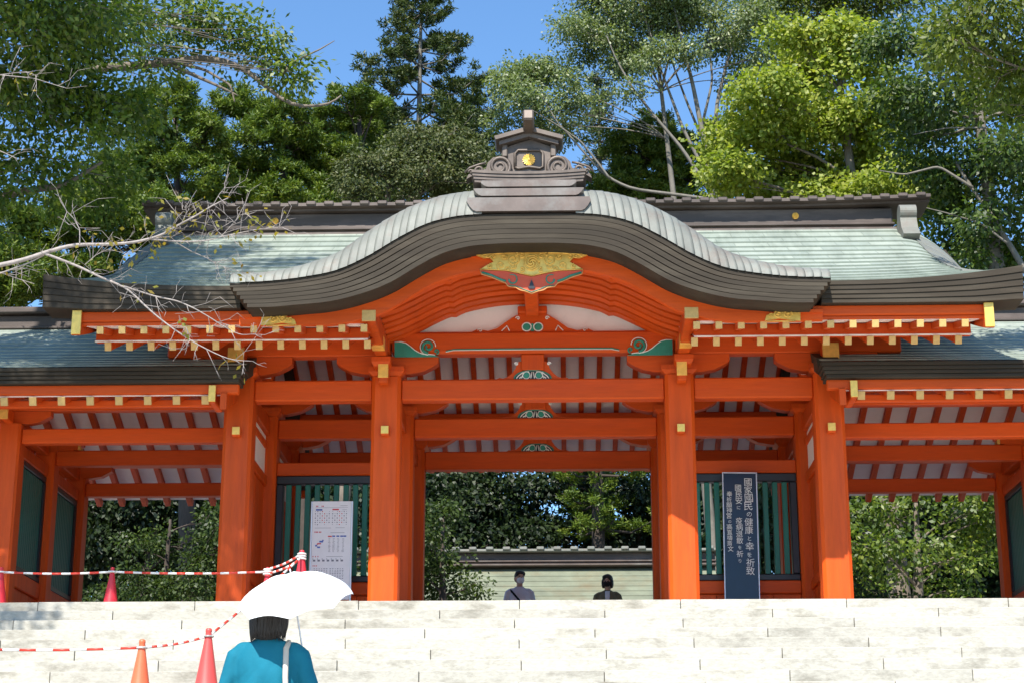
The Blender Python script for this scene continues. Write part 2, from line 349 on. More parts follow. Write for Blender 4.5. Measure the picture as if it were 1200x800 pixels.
# rafters, white boards
SL = 0.42
def zj(Y): return 3.055 + SL * (Y + 1.48)
def zh(Y): return 3.135 + .24 * (Y + 1.90)
RS = .2655; rx = [(-19.25 + k) * RS for k in range(40)]; rx = [(k - 19.5) * RS for k in range(40)]
for x in rx:
    y0 = -1.48 if abs(x) > 1.98 else .11
    f = beamY('rafter', x, .075, (y0, zj(y0)), (2.0, zj(2.0)), .10, 'red', gate)
    beamY('rafter', x, .075, (5.58, zj(-1.48)), (2.1, zj(2.0)), .10, 'red', gate)
    if abs(x) > 1.98:
        beamY('rafter_cap', x, .081, (-1.492, zj(-1.492)), (-1.465, zj(-1.465)), .106, 'cap', f, c=.003)
        h = beamY('flying_rafter', x, .075, (-1.90, zh(-1.90)), (-1.0, zh(-1.0)), .085, 'red', gate)
        beamY('rafter_cap', x, .081, (-1.912, zh(-1.912)), (-1.885, zh(-1.885)), .091, 'cap', h, c=.003)
    beamY('flying_rafter', x, .075, (6.0, zh(-1.90)), (5.1, zh(-1.0)), .085, 'red', gate)
def sheet(name, x0, x1, prof, t, m, parent):   # boards: profile [(y,z)] with thickness t upward
    V = []; n = len(prof)
    for x in (x0, x1): V += [(x, y, z) for y, z in prof] + [(x, y, z + t) for y, z in prof]
    F = []
    for i in range(n - 1):
        F += [[i, i + 1, 2 * n + i + 1, 2 * n + i], [n + i, 3 * n + i, 3 * n + i + 1, n + i + 1], [i, n + i, n + i + 1, i + 1], [2 * n + i, 2 * n + i + 1, 3 * n + i + 1, 3 * n + i]]
    F += [[0, 2 * n, 3 * n, n], [n - 1, 2 * n - 1, 4 * n - 1, 3 * n - 1]]
    o = np.mean(np.array(V), 0)
    return add(name, fixn(mk(name, np.array(V) - o, F, m)), parent, o)
for s in (-1, 1):
    a, b = sorted((s * 1.99, s * 5.35))
    sheet('soffit_boards', a, b, [(-1.46, zj(-1.46) + .053), (2.04, zj(2.04) + .053)], .02, 'white', gate)
    sheet('soffit_boards', a, b, [(-1.88, zh(-1.88) + .045), (-1.38, zh(-1.38) + .045)], .015, 'white', gate)
    box('eave_batten', a, b, -1.42, -1.33, 3.135, zh(-1.42) + .04, 'redx', gate, c=.006)
sheet('soffit_boards', -1.985, 1.985, [(.11, zj(.11) + .053), (2.04, zj(2.04) + .053)], .02, 'white', gate)
sheet('soffit_boards', -5.35, 5.35, [(5.56, zj(-1.46) + .053), (2.06, zj(2.04) + .053)], .02, 'white', gate)
sheet('soffit_boards', -5.35, 5.35, [(5.98, zh(-1.88) + .045), (5.48, zh(-1.38) + .045)], .015, 'white', gate)
# eave fascia
for s in (-1, 1):
    a, b = sorted((s * 1.97, s * 5.5)); 
    box('eave_fascia', a, b, -1.93, -1.82, 3.235, 3.362, 'redx', gate, c=.015)
    box('eave_fascia', a, b, -1.905, -1.83, 3.192, 3.233, 'redx', gate, c=.01)
box('eave_fascia', -5.5, 5.5, 6.05, 6.16, 3.165, 3.352, 'redx', gate, c=.015)
# main roof
def ztop(Y):
    s_ = np.minimum(Y, 4.1 - Y) + 2.0; return 3.62 + .42 * s_ + .0324 * s_ * s_
def lift(x): return .17 * np.clip((np.abs(x) - 3.5) / 2.35, 0, 1.1) ** 2.4
def hip(x, Y):
    s_ = np.clip((np.minimum(Y, 4.1 - Y) + 1.9) / 1.6, 0, 1); return .42 * np.clip((np.abs(x) - 5.05) / .8, 0, 1.2) ** 2 * s_
def roof_half(front):
    xs = np.unique(np.concatenate([np.linspace(-5.86, -4.6, 15), np.linspace(-4.6, 4.6, 30), np.linspace(4.6, 5.86, 15)]))
    V = []; F = []; nc = 15; ys = np.linspace(-2.06, 1.85, nc + 1); n = len(xs); rows = []
    for k in range(nc):
        for (yy, dz) in ((ys[k], .024), (ys[k + 1] + .004, .0)): rows.append((yy, dz))
    for yy, dz in rows:
        for x in xs:
            z = ztop(yy) + lift(x) * max(0, 1 - (yy + 2) / 2.6) - hip(x, yy) + dz
            V.append((x, yy if front else 4.1 - yy, z))
    for j in range(len(rows) - 1):
        for i in range(n - 1):
            if front and (abs(xs[i] + xs[i + 1]) < 4.3 and rows[j + 1][0] < .35 or abs(xs[i] + xs[i + 1]) < 6.9 and rows[j + 1][0] < -1.75): continue     # open under the front gable
            F.append([j * n + i, j * n + i + 1, (j + 1) * n + i + 1, (j + 1) * n + i][::1 if front else -1])
    return mk('roof_covering', V, F, 'coppermain')
add('roof_covering', roof_half(True), gate); add('roof_covering', roof_half(False), gate)
# layered eave edges (dark copper), outer stretches, back, gable verges
NL = 5
def eave_layers(x0, x1, yf, sgn, top, bot, d=.5):
    xs = np.linspace(x0, x1, 26)
    for j in range(NL):
        t0, t1 = j / NL, (j + 1) / NL
        zt = top(xs) * (1 - t0) + bot(xs) * t0 - (.003 if j else 0); zb = top(xs) * (1 - t1) + bot(xs) * t1
        yy = yf + sgn * .012 * j + (sgn * .05 if j else 0) * 0
        a, b = sorted((yy, yf + sgn * d)); strip('eave_layer', xs, zt, zb, a, b, 'brown', gate)
etop = lambda x: 3.618 + lift(x); ebot = lambda x: 3.355 + 0 * x + .03 * np.clip((np.abs(x) - 5.3) / .5, 0, 1)
for s in (-1, 1): eave_layers(*(sorted((s * 3.47, s * 5.86))), -2.09, 1, etop, ebot)
eave_layers(-5.86, 5.86, 6.19, -1, etop, ebot)
for s in (-1, 1):       # verge: thick dark side edge following the slope
    for q, (ya, yb) in enumerate(((-1.62, 2.05), (2.05, 5.72))):
        V = []; F = []; ys = np.linspace(ya, yb, 24)
        for yy in ys:
            x1 = s * 5.87; zt = ztop(yy) + lift(5.86) * max(0, 1 - (min(yy, 4.1 - yy) + 2) / 2.6) - hip(5.86, yy) + .012
            V += [(s * 5.5, yy, zt - .31), (s * 5.62, yy, zt - .29), (x1, yy, zt), (s * 5.5, yy, zt - .02)]
        for i in range(len(ys) - 1):
            for j in range(4): F.append([4 * i + j, 4 * i + 4 + j, 4 * i + 4 + (j + 1) % 4, 4 * i + (j + 1) % 4])
        F += [[0, 1, 2, 3], [4 * len(ys) - 4 + j for j in range(4)]]
        add('verge_edge', fixn(mk('verge_edge', V, F, 'brown')), gate)
        # gable bargeboard
        V = []; F = []; ys = np.linspace(-1.97 if q == 0 else 2.05, 2.05 if q == 0 else 6.07, 26)
        for yy in ys:
            sy = min(yy, 4.1 - yy); zt = ztop(yy) - .27 - .12 * np.clip((sy + 2) / 2, 0, 1)
            hgt = .31 + .08 * np.clip((sy + 2) / 4, 0, 1)
            V += [(s * 5.40, yy, zt - hgt), (s * 5.50, yy, zt - hgt), (s * 5.50, yy, zt), (s * 5.40, yy, zt)]
        for i in range(len(ys) - 1):
            for j in range(4): F.append([4 * i + j, 4 * i + 4 + j, 4 * i + 4 + (j + 1) % 4, 4 * i + (j + 1) % 4])
        F += [[0, 1, 2, 3], [4 * len(ys) - 4 + j for j in range(4)]]
        bg = add('bargeboard', fixn(mk('bargeboard', V, F, 'red')), gate)
        if q == 0: box('gold_cap', s * 5.45 - .057, s * 5.45 + .057, -1.99, -1.962, 3.06, 3.36, 'gold', bg, c=.004)
    # gable wall above the wing roof
    o = [(-.1, 3.58), (4.2, 3.58), (2.05, 4.5)]
    V = [(s * 3.72, y, z) for y, z in o] + [(s * 3.84, y, z) for y, z in o]
    add('gable_wall', fixn(mk('gable_wall', V, [[0, 1, 2], [5, 4, 3], [0, 3, 4, 1], [1, 4, 5, 2], [2, 5, 3, 0]], 'white')), gate)
    box('gable_strut', s * 3.78 - .09, s * 3.78 + .09, 1.95, 2.15, 3.555, 4.4, 'red', gate)
# ridge
rb = box('ridge', -5.1, 5.1, 1.80, 2.30, 5.50, 5.99, 'ridge', gate, c=.02)
box('ridge_course', -5.14, 5.14, 1.70, 2.40, 5.62, 5.665, 'ridgelight', rb, c=.01); box('ridge_course', -5.12, 5.12, 1.75, 2.35, 5.72, 5.755, 'ridge', rb, c=.01)
sheet('ridge_course', -5.14, 5.14, [(1.66, 5.50), (1.795, 5.60)], .05, 'ridgelight', rb)
xs = np.linspace(-5.62, 5.62, 40); up = .05 * np.clip((np.abs(xs) - 3.2) / 2.4, 0, 1) ** 2
for nm, a, z0, z1 in (('ridge_cap', .44, 6.03, 6.075), ('ridge_cap', .33, 5.992, 6.027), ('ridge_cap', .30, 6.078, 6.13)):
    strip(nm, xs, z1 + up, z0 + up, 2.05 - a, 2.05 + a, 'ridge', rb)
for k in range(44):
    x = (k - 21.5) * .255; u = .05 * np.clip((abs(x) - 3.2) / 2.4, 0, 1) ** 2
    box('ridge_tile', x - .07, x + .07, 1.585, 2.515, 6.04 + u, 6.10 + u, 'ridge', rb, c=.02)
def crest(x, y, z, r, parent):         # sixteen-petalled gilded crest
    V = [(0, -.018, 0)]; n = 64
    for k in range(n):
        a = 2 * math.pi * k / n; rr = r * (.86 + .14 * abs(math.cos(a * 8))); dy = -.012 - .010 * abs(math.cos(a * 8))
        V.append((rr * math.cos(a), dy, rr * math.sin(a)))
    for k in range(n):
        a = 2 * math.pi * k / n; V.append((r * .9 * math.cos(a), .01, r * .9 * math.sin(a)))
    F = [[0, 1 + (k + 1) % n, 1 + k] for k in range(n)] + [[1 + k, 1 + (k + 1) % n, 1 + n + (k + 1) % n, 1 + n + k] for k in range(n)]
    c = add('gold_crest', fixn(mk('gold_crest', V, F, 'gold')), parent, (x, y, z))
    add('crest_boss', mk('crest_boss', *lathe_geo([(r * .22, 0), (r * .2, .012), (r * .05, .018)], 14), 'gold'), c, (x, y - .015, z), (math.pi / 2, 0, 0))
for x in (-3.72, 3.72): crest(x, 1.79, 5.87, .05, rb)
# rolled ends of the descending ridges
for s in (-1, 1):
    prof = [(1.60, 5.42), (1.62, 5.60), (1.58, 5.70)] + [(1.42 + .13 * math.cos(a), 5.76 + .115 * math.sin(a)) for a in np.linspace(.2, math.pi + .9, 14)] + [(1.33, 5.62), (1.28, 5.5), (1.14, 5.36), (1.30, 5.30)]
    V = [(s * 5.23 - .115, y, z) for y, z in prof] + [(s * 5.23 + .115, y, z) for y, z in prof]; n = len(prof)
    F = [list(range(n)), list(range(2 * n - 1, n - 1, -1))] + [[i, n + i, n + (i + 1) % n, (i + 1) % n] for i in range(n)]
    add('ridge_end_roll', fixn(mk('ridge_end_roll', V, F, 'copper2')), gate)
    for k in range(7):                  # copper hip panels down the verge
        ya, yb = 1.55 - .42 * k, 1.55 - .42 * (k + 1) - .02; V = []; xs_ = np.linspace(5.30, 5.87, 6)
        for yy, dz in ((ya, .022), (yb, .034)):
            for x in xs_: V.append((s * x, yy, ztop(yy) + lift(x) * max(0, 1 - (yy + 2) / 2.6) - hip(x, yy) + dz))
        V += [(v[0], v[1], v[2] - .03) for v in V]
        F = []
        for i in range(5): F += [[i, i + 1, 7 + i, 6 + i], [12 + i, 18 + i, 19 + i, 13 + i], [6 + i, 7 + i, 19 + i, 18 + i], [i, 12 + i, 13 + i, i + 1]]
        F += [[0, 6, 18, 12], [5, 17, 23, 11]]
        add('hip_panel', fixn(mk('hip_panel', V, F, 'copper2')), gate)

# ---------------------------------------------------------------- undulating front gable (karahafu)
fE = curve_fn(from_px([(268, 335), (310.5, 333.6), (358, 328.5), (400, 319.5), (434, 304), (467.5, 284), (501, 267), (535, 258), (569, 255), (622, 254)], -2.3))
fL = curve_fn(from_px([(268, 362.5), (300, 362), (337, 359), (370, 356), (400, 350), (450.6, 332.6), (484, 314), (511, 300.6), (542, 292), (582, 288), (622, 287)], -2.3))
fT0 = from_px([(294, 328.5), (337.5, 322), (364.6, 314), (400, 298), (427, 277), (461, 255), (501, 238), (535, 230.7), (555, 228.7), (622, 227)], -1.8)
fT = curve_fn(fT0 + [(3.62, fT0[0][1] - .02)])
fB = curve_fn(from_px([(268, 379), (337, 379), (400, 377), (430, 370), (443, 366), (467.5, 353), (501, 332.6), (520, 325), (545, 318), (580, 313), (622, 312)], -2.2))
KX = 3.54
kx = np.linspace(-KX, KX, 121)
for j in range(NL + 1):
    t0, t1 = j / (NL + 1), (j + 1) / (NL + 1); a = np.abs(kx)
    zt = fE(a) * (1 - t0) + fL(a) * t0 - (.001 if j else 0); zb = fE(a) * (1 - t1) + fL(a) * t1
    kl = kx * (1 - .012 * j)
    strip('gable_eave_layer', kl, zt, zb, -2.39 + .004 * j, -1.86, 'brown', gate)
# patina copper roll: one panel after another
def mino(x, t): a = abs(x); e, tt = float(fE(a)), float(fT(a)); return (-2.41 + .62 * (1 - math.cos(t * math.pi / 2)) , e + .004 + max(.03, tt - e) * math.sin(t * math.pi / 2))
NP = 30
for s in (-1, 1):
    bx = np.linspace(.56, KX, NP + 1); bx[1:-1] += rng.uniform(-.016, .016, NP - 1)
    for k in range(NP):
        V = []; F = []; lip0 = rng.uniform(.002, .008); xa, xb = bx[k], bx[k + 1] - .004; nt = 9; nx = 4
        for i, x in enumerate(np.linspace(xa, xb, nx)):
            lip = lip0 * (i / (nx - 1))
            for t in np.linspace(0, 1, nt):
                y, z = mino(x, t); skew = .10 * t * (1 if x < 2.6 else 1)
                V.append((s * (x - skew * min(1, (KX - x))), y - lip * math.cos(t * 1.57), z + lip * math.sin(t * 1.57) + lip * .3))
        for i in range(nx - 1):
            for j in range(nt - 1): F.append([i * nt + j, i * nt + j + 1, (i + 1) * nt + j + 1, (i + 1) * nt + j])
        b0 = len(V); V += [(v[0], v[1] + .03, v[2] - .03) for v in V[(nx - 1) * nt:nx * nt]]
        for j in range(nt - 1): F.append([(nx - 1) * nt + j, (nx - 1) * nt + j + 1, b0 + j + 1, b0 + j])
        me = fixn(mk('copper_panel', V, F, 'copper2', smooth=True)); add('copper_panel', me, gate)
# roof behind the roll
V = []; F = []; xs = np.linspace(-KX, KX, 81); ys = (-1.79, -1.2, -.4, .6)
for y in ys:
    for x in xs: V.append((x, y, float(fT(abs(x))) - .004))
for j in range(len(ys) - 1):
    for i in range(len(xs) - 1): F.append([j * 81 + i, j * 81 + i + 1, (j + 1) * 81 + i + 1, (j + 1) * 81 + i])
add('gable_roof_covering', mk('gable_roof_covering', V, F, 'copper'), gate)
# bargeboard of the gable
a = np.abs(kx); strip('gable_bargeboard', kx * .985, fL(a) + .04, fB(a) + .06, -1.96, -1.87, 'redx', gate)
strip('gable_moulding', kx * .985, fL(a) + .035, fL(a) - .005, -1.985, -1.961, 'redx', gate)
# curved rafters under it
fR = curve_fn([(0, 3.985), (.30, 3.978), (.58, 3.945), (.85, 3.885), (1.08, 3.815), (1.25, 3.735), (1.42, 3.645), (1.62, 3.545), (1.86, 3.46)])
rxs = np.linspace(-1.86, 1.86, 61); ra = np.abs(rxs)
cusp = .03 * np.exp(-((ra - .98) / .05) ** 2)
for k in range(8):
    y0 = -1.84 + .228 * k; strip('curved_rafter', rxs, fR(ra) + .10, fR(ra) - cusp, y0, y0 + .15, 'redx', gate)
strip('curved_ceiling', rxs, fR(ra) + .115, fR(ra) + .092, -1.86, .06, 'redx', gate)
for s in (-1, 1):       # flying purlins that carry the gable
    x = s * 1.93
    kp = box('gable_purlin', x - .075, x + .075, -1.95, -.3, 3.21, 3.45, 'red', gate, c=.012)
    box('gold_cap', x - .083, x + .083, -1.965, -1.935, 3.205, 3.34, 'cap', kp, c=.003)
    box('gold_band', x - .079, x + .079, -.92, -.72, 3.193, 3.335, 'gold', kp, c=.003)
    block(x, -.33, 3.08, gate, .12)
    box('gable_purlin', x - .09, x + .09, -.3, .1, 3.315, 3.56, 'red', gate, c=.012)
    # gilded scroll plates at the bargeboard ends
    q = [(306, 362), (345, 362), (343, 368), (333, 371), (345, 374), (347, 380), (330, 378), (306, 381)]
    pts = [atY(x_, y_, -1.99) for x_, y_ in q]; out = [(s * -(p[0]) if s > 0 else p[0], p[2]) for p in pts]
    gp = prism('gold_plate', out, -1.985, -1.962, 'gold', gate)
    cx = s * 2.98
    tubes('scroll', [(spiral(cx + s * .09, 3.230, .055, 1.6, -1.99), .011), (spiral(cx - s * .02, 3.235, .05, 1.5, -1.99, 2), .010), (spiral(cx - s * .11, 3.215, .03, 1.2, -1.99, 1), .008),
        ([(cx + s * .18, -1.989, 3.290), (cx - s * .16, -1.989, 3.290)], .008), ([(cx + s * .18, -1.989, 3.150), (cx - s * .16, -1.989, 3.150)], .008)], 'gold', gp, n=5, origin=tuple(WLOC[gp]))
# pediment
px_ = np.linspace(-1.7, 1.7, 41)
strip('pediment_panel', px_, fR(np.abs(px_)) + .08, np.full(41, 3.60), .0, .05, 'white', gate)
# rainbow beam with green carved ends
kb = box('rainbow_beam', -1.82, 1.82, -.14, .1, 3.325, 3.615, 'redx', gate, c=.03)
def p5(zx, zy): p = atY(420 + zx / 6.664, 350 + zy / 6.664, -.15); return (p[0], p[2])
gout = [p5(*q) for q in ((282, 342), (330, 340), (370, 350), (405, 374), (440, 404), (475, 424), (510, 435), (560, 437), (600, 442), (632, 452), (282, 455))]
M['teal'] = mat('teal_paint', (0.02, 0.22, 0.15), .5, var=.15, scale=10); M['wpaint'] = mat('white_paint', (.75, .75, .68), .5, var=.05)
for s in (-1, 1):
    o = [(x if s < 0 else -x + .02, z) for x, z in gout]
    g = prism('carved_end', o, -.152, -.138, 'teal', kb)
    c = p5(545, 375); c = (c[0] if s < 0 else -c[0] + .02, c[1]); c2 = p5(608, 410); c2 = (c2[0] if s < 0 else -c2[0] + .02, c2[1])
    tubes('carved_scroll', [(spiral(c[0], c[1], .085, 1.35, -.155, R(-90), s, rin=.25), np.linspace(.022, .014, 28)), (spiral(c2[0], c2[1], .038, 1.1, -.155, R(-90), -s), .011)], 'teal', g, n=6, origin=tuple(WLOC[g]))
    ln = [(x, -.156, z + .006) for x, z in o[:9]]
    tubes('carved_line', [(ln, .006), (spiral(c[0], c[1], .107, .75, -.156, R(-90), s, rin=.9), .006)], 'wpaint', g, n=5, origin=tuple(WLOC[g]))
gl = [(-1.12, -.146, 3.352), (-1.02, -.15, 3.372), (0, -.15, 3.375), (1.02, -.15, 3.372), (1.12, -.146, 3.352)]
tubes('carved_line', [(gl, .008)], 'teal', kb, n=5, origin=tuple(WLOC[kb])); tubes('carved_line', [([(x, y - .002, z - .014) for x, y, z in gl], .005)], 'wpaint', kb, n=5, origin=tuple(WLOC[kb]))
# frog-leg struts
def frogleg(y, z, w, h, top):
    hs = [(0.0, 1), (.36, 1), (.42, .9), (.46, .62), (.54, .38), (.66, .16), (.80, .06), (.90, .10), (1.0, .0)]
    o = [(w * x, z + h * t) for x, t in hs] + [(-w * x, z + h * t) for x, t in hs[::-1][:-1]]
    k = prism('frog_leg_strut', o, y - .05, y + .05, 'redx', gate)
    e = prism('carved_flower', [(w * .50 * math.cos(t), z + .004 + h * .46 * math.sin(t)) for t in np.linspace(0, math.pi, 15)], y - .062, y - .049, 'black', k)
    P = []
    org = tuple(WLOC[k])
    tubes('flower_outline', [([(w * .50 * math.cos(t), y - .063, z + .008 + h * .46 * math.sin(t)) for t in np.linspace(0, math.pi, 15)], .009)], 'teal', k, n=5, origin=org)
    for s in (-1, 1):
        c = (s * w * .17, z + h * .22)
        d = prism('flower_petal', disc(*c, h * .17, 0, 0), y - .072, y - .061, 'teal', k)
        tubes('petal_rim', [([(c[0] + h * .2 * math.cos(t), y - .068, c[1] + h * .2 * math.sin(t)) for t in np.linspace(0, 2 * math.pi, 20)], .0055), ([(s * w * .44, y - .066, z + .01), (s * w * .38, y - .066, z + h * .2), (s * w * .27, y - .066, z + h * .36), (s * w * .1, y - .066, z + h * .42)], .008), ([(s * w * .36, y - .066, z + .01), (s * w * .31, y - .066, z + h * .14)], .009), (spiral(s * w * .44, z + h * .86, h * .10, 1.2, y - .058, 0, s), .010),
            ([(s * w * .30, y - .066, z + .012), (s * w * .27, y - .066, z + h * .22), (s * w * .2, y - .066, z + h * .42)], .009), ([(s * w * .02, y - .066, z + h * .4), (s * w * .05, y - .066, z + .01)], .007)], 'wpaint', k, n=5, origin=org, kind='stuff')
    box('bearing_block', -.15, .15, y - .085, y + .085, z + h - .12, top, 'red', k, c=.012)
    return k
for y in RY: frogleg(y, 2.992, .48, .24, 3.315 if y else 3.322)
# pediment strut above the rainbow beam
o = [(0, .25), (.13, .25), (.22, .22), (.34, .14), (.46, .05), (.58, .015), (.72, .04), (.80, .0)]
ks = prism('frog_leg_strut', [(x, 3.617 + z) for x, z in o] + [(-x, 3.617 + z) for x, z in o[::-1][:-1]], -.09, .0 - .002, 'redx', gate)
for s in (-1, 1):
    prism('flower_petal', disc(s * .075, 3.675, .05, 0, 0), -.112, -.088, 'teal', ks)
    tubes('petal_rim', [([(s * .075 + .058 * math.cos(t), -.108, 3.677 + .055 * math.sin(t)) for t in np.linspace(0, 2 * math.pi, 20)], .009), (spiral(s * .19, 3.80, .028, 1.1, -.096, 0, s), .008), (spiral(s * .68, 3.64, .03, 1.1, -.096, 0, s), .007),
        ([(s * .30, -.094, 3.63), (s * .33, -.096, 3.70), (s * .40, -.094, 3.63)], .008)], 'wpaint', ks, n=5, origin=tuple(WLOC[ks]), kind='stuff')
prism('flower_petal', [(-.02, 3.62), (.02, 3.62), (.04, 3.70), (0, 3.725), (-.04, 3.70)], -.112, -.09, 'teal', ks)
box('bearing_block', -.19, .19, -.15, .0 - .003, 3.86, 3.95, 'red', ks); box('king_post', -.085, .085, -.17, -.04, 3.9, 4.05, 'red', ks)
box('ridge_purlin', -.085, .085, -1.86, -.17, 3.80, 4.03, 'red', gate, c=.012)
# gegyo: gilded plate and painted pendant
def g7(zx, zy, Y=-2.010): p = atY(540 + zx / 6.665, 280 + zy / 6.665, Y); return (p[0], p[2])
gtop = [(118, 128), (200, 118), (330, 108), (553, 103), (776, 108), (906, 118), (990, 128), (930, 150), (880, 148), (850, 180), (900, 205), (955, 240), (860, 246), (760, 250), (660, 268), (553, 294), (446, 268), (346, 250), (246, 246), (150, 240), (205, 205), (256, 180), (226, 148), (176, 150)]
gp = prism('gegyo_plate', [g7(*q) for q in gtop], -2.010, -1.982, 'gold', gate)
P = []; org = tuple(WLOC[gp])
def sp(zx, zy, r, t, st, hd, rad): c = g7(zx, zy); P.append((spiral(c[0], c[1], r * .00144, t, -2.018, st, hd), rad))
for st in (0, 2.1, 4.2): sp(553, 188, 60, .8, st, 1, np.linspace(.008, .016, 28))
c = g7(553, 188); P.append(([(c[0] + .095 * math.cos(t), -2.015, c[1] + .095 * math.sin(t)) for t in np.linspace(0, 2 * math.pi, 26)], .009))
for s in (-1, 1):
    for zx, zy, r, t in ((145, 165, 55, 1.6), (145, 215, 30, 1.3), (215, 140, 28, 1.3), (75, 135, 25, 1.2), (75, 245, 24, 1.2), (240, 210, 36, 1.4), (300, 140, 26, 1.2), (345, 135, 18, 1.1), (330, 215, 22, 1.2), (110, 120, 18, 1.1), (185, 235, 22, 1.2), (390, 130, 14, 1)):
        sp(553 + s * zx, zy, r, t, zx * .1, s, .0085)
    P.append(([(*[g7(553 + s * q, w)[0] for q, w in [e]], -2.014, g7(553 + s * e[0], e[1])[1]) for e in ((0, 290), (107, 264), (207, 246), (307, 242), (400, 238))], .008))
    P.append(([(g7(553 + s * q, w)[0], -2.014, g7(553 + s * q, w)[1]) for q, w in ((0, 106), (220, 111), (350, 120), (432, 129))], .008))
tubes('gold_scrolls', P, 'gold', gp, n=5, origin=org)
pend = [(152, 247), (160, 275), (240, 300), (310, 330), (350, 345), (372, 372), (430, 380), (460, 400), (500, 408), (553, 428), (606, 408), (646, 400), (676, 380), (734, 372), (756, 345), (796, 330), (866, 300), (946, 275), (954, 247), (760, 252), (553, 296), (346, 252)]
M['dred'] = mat('deep_red_paint', (0.55, 0.065, 0.012), .45, var=.1)
pd = prism('gegyo_pendant', [g7(*q) for q in pend], -2.004, -1.970, 'dred', gp)
org = tuple(WLOC[pd]); tr = lambda L, d=0: [(g7(a_, b_)[0], -2.008 + d, g7(a_, b_)[1]) for a_, b_ in L]
tubes('pendant_edge', [(tr(pend[:10]), .005), (tr(pend[9:19]), .005)], 'cap', pd, n=5, origin=org)
tubes('pendant_band', [(tr([(165, 262), (245, 286), (312, 318), (352, 330)]), .013), (tr([(941, 262), (861, 286), (794, 318), (754, 330)]), .013)] +
      [(spiral(*g7(553 + s * 150, 318), .065, .85, -2.008, R(60), s, rin=.6), np.linspace(.006, .012, 28)) for s in (-1, 1)] + [(tr([(380, 362), (440, 372), (500, 398), (553, 416), (606, 398), (666, 372), (726, 362)]), .006)], 'teal', pd, n=5, origin=org)
prism('pendant_drop', [g7(*q) for q in ((553, 322), (566, 350), (570, 372), (582, 380), (570, 392), (536, 392), (524, 380), (536, 372), (540, 350))], -2.020, -2.005, 'black', pd)
# saddle tiers, box ridge and ornament
def tier(hw, z0, z1, yf, m, lift_=.06):
    t = np.linspace(0, 1, 9)
    bot = [(x * hw, z0 + (lift_ if abs(x) > .999 else lift_ * max(0, (abs(x) - .84) / .16) ** 2)) for x in np.linspace(-1, 1, 41)]
    return prism('ridge_saddle', bot + [(hw * .98, z1), (-hw * .98, z1)], yf, -.2, m, gate)
tier(.74, 4.41, 4.585, -2.432, 'ridgelight', .13); tier(.66, 4.60, 4.695, -2.446, 'ridgelight', .09); tier(.57, 4.71, 4.79, -2.46, 'ridgelight', .05)
box('saddle_shadow_strip', -.55, .55, -2.31, -.2, 4.583, 4.602, 'black', gate); box('saddle_shadow_strip', -.52, .52, -2.31, -.2, 4.693, 4.712, 'black', gate); box('saddle_shadow_strip', -.5, .5, -2.27, -.2, 4.786, 4.81, 'black', gate)  # black strips put the shadow lines under the tiers into colour
for j in range(4): 
    w = .69 - .012 * j; xs = np.linspace(-w, w, 17); c_ = .03 * (xs / w) ** 2
    strip('box_ridge_course', xs, 4.955 - .038 * j + c_, 4.955 - .038 * j - .034 + c_, -2.33 + .012 * j, .6, 'oni', gate)
def z6(zx, zy, Y=-2.17): p = atY(540 + zx / 6.153, 130 + zy / 6.153, Y); return (p[0] - .01, p[2])
orn_l = [(512, 515), (512, 470), (380, 500), (345, 495), (300, 500), (240, 490), (200, 460), (185, 505), (95, 515), (45, 490), (55, 460), (120, 428), (190, 415), (200, 370), (235, 335), (290, 325), (340, 340)]
onp = [z6(*q) for q in ((45, 492), (60, 458), (120, 430), (188, 416), (200, 372), (238, 335), (292, 325), (338, 342), (338, 262), (400, 238), (512, 205))]
onp = onp + [(-x, z) for x, z in onp[::-1][1:]] + [(.70, 4.965), (-.70, 4.965)]
on = prism('ridge_ornament', onp, -2.16, -1.98, 'oni', gate)
org = tuple(WLOC[on])
for s in (-1, 1):
    c = z6(285, 410); c = (s * abs(c[0]), c[1])
    prism('ornament_disc', disc(*c, .135, 0, 0, 24), -2.20, -2.158, 'oni', on)
    tubes('ornament_scroll', [(spiral(c[0], c[1], .14, 1.6, -2.205, R(-60), -s, rin=.2), np.linspace(.028, .014, 28)), (spiral(s * .60, 5.035, .055, 1.0, -2.165, 0, s), .018), (spiral(s * .70, 5.015, .035, 1.0, -2.165, 0, s), .014),
        ([(s * .78, -2.165, 5.01), (s * .72, -2.17, 5.07), (s * .60, -2.17, 5.115), (s * .52, -2.17, 5.13)], .014)], 'oni', on, n=6, origin=org)
    # little roof over it
    V, F = prism_geo([(s * .0, 5.555), (s * .0, 5.50), (s * .40, 5.385), (s * .42, 5.43)], -2.30, -1.9); add('ornament_roof', fixn(mk('ornament_roof', V, F, 'oni')), on)
    V, F = prism_geo([(s * .0, 5.495), (s * .0, 5.44), (s * .36, 5.335), (s * .36, 5.385)], -2.25, -1.95); add('ornament_roof', fixn(mk('ornament_roof', V, F, 'oni')), on)
    box('ornament_post', s * .295 - .035, s * .295 + .035, -2.2, -2.0, 5.2, 5.36, 'oni', on)
oc = [(-.17, 5.07), (-.17, 5.25), (-.13, 5.29), (.13, 5.29), (.17, 5.25), (.17, 5.07)]
tubes('ornament_frame', [([(x, -2.175, z) for x, z in oc + [(.13, 5.05), (0, 5.075), (-.13, 5.05), (-.17, 5.07)]], .018)], 'oni', on, n=6, origin=org)
crest(0, -2.165, 5.165, .078, on)
beamY('bird_perch', 0.0, .135, (-1.9, 5.49), (-2.56, 5.60), .145, 'oni', on, c=.02)
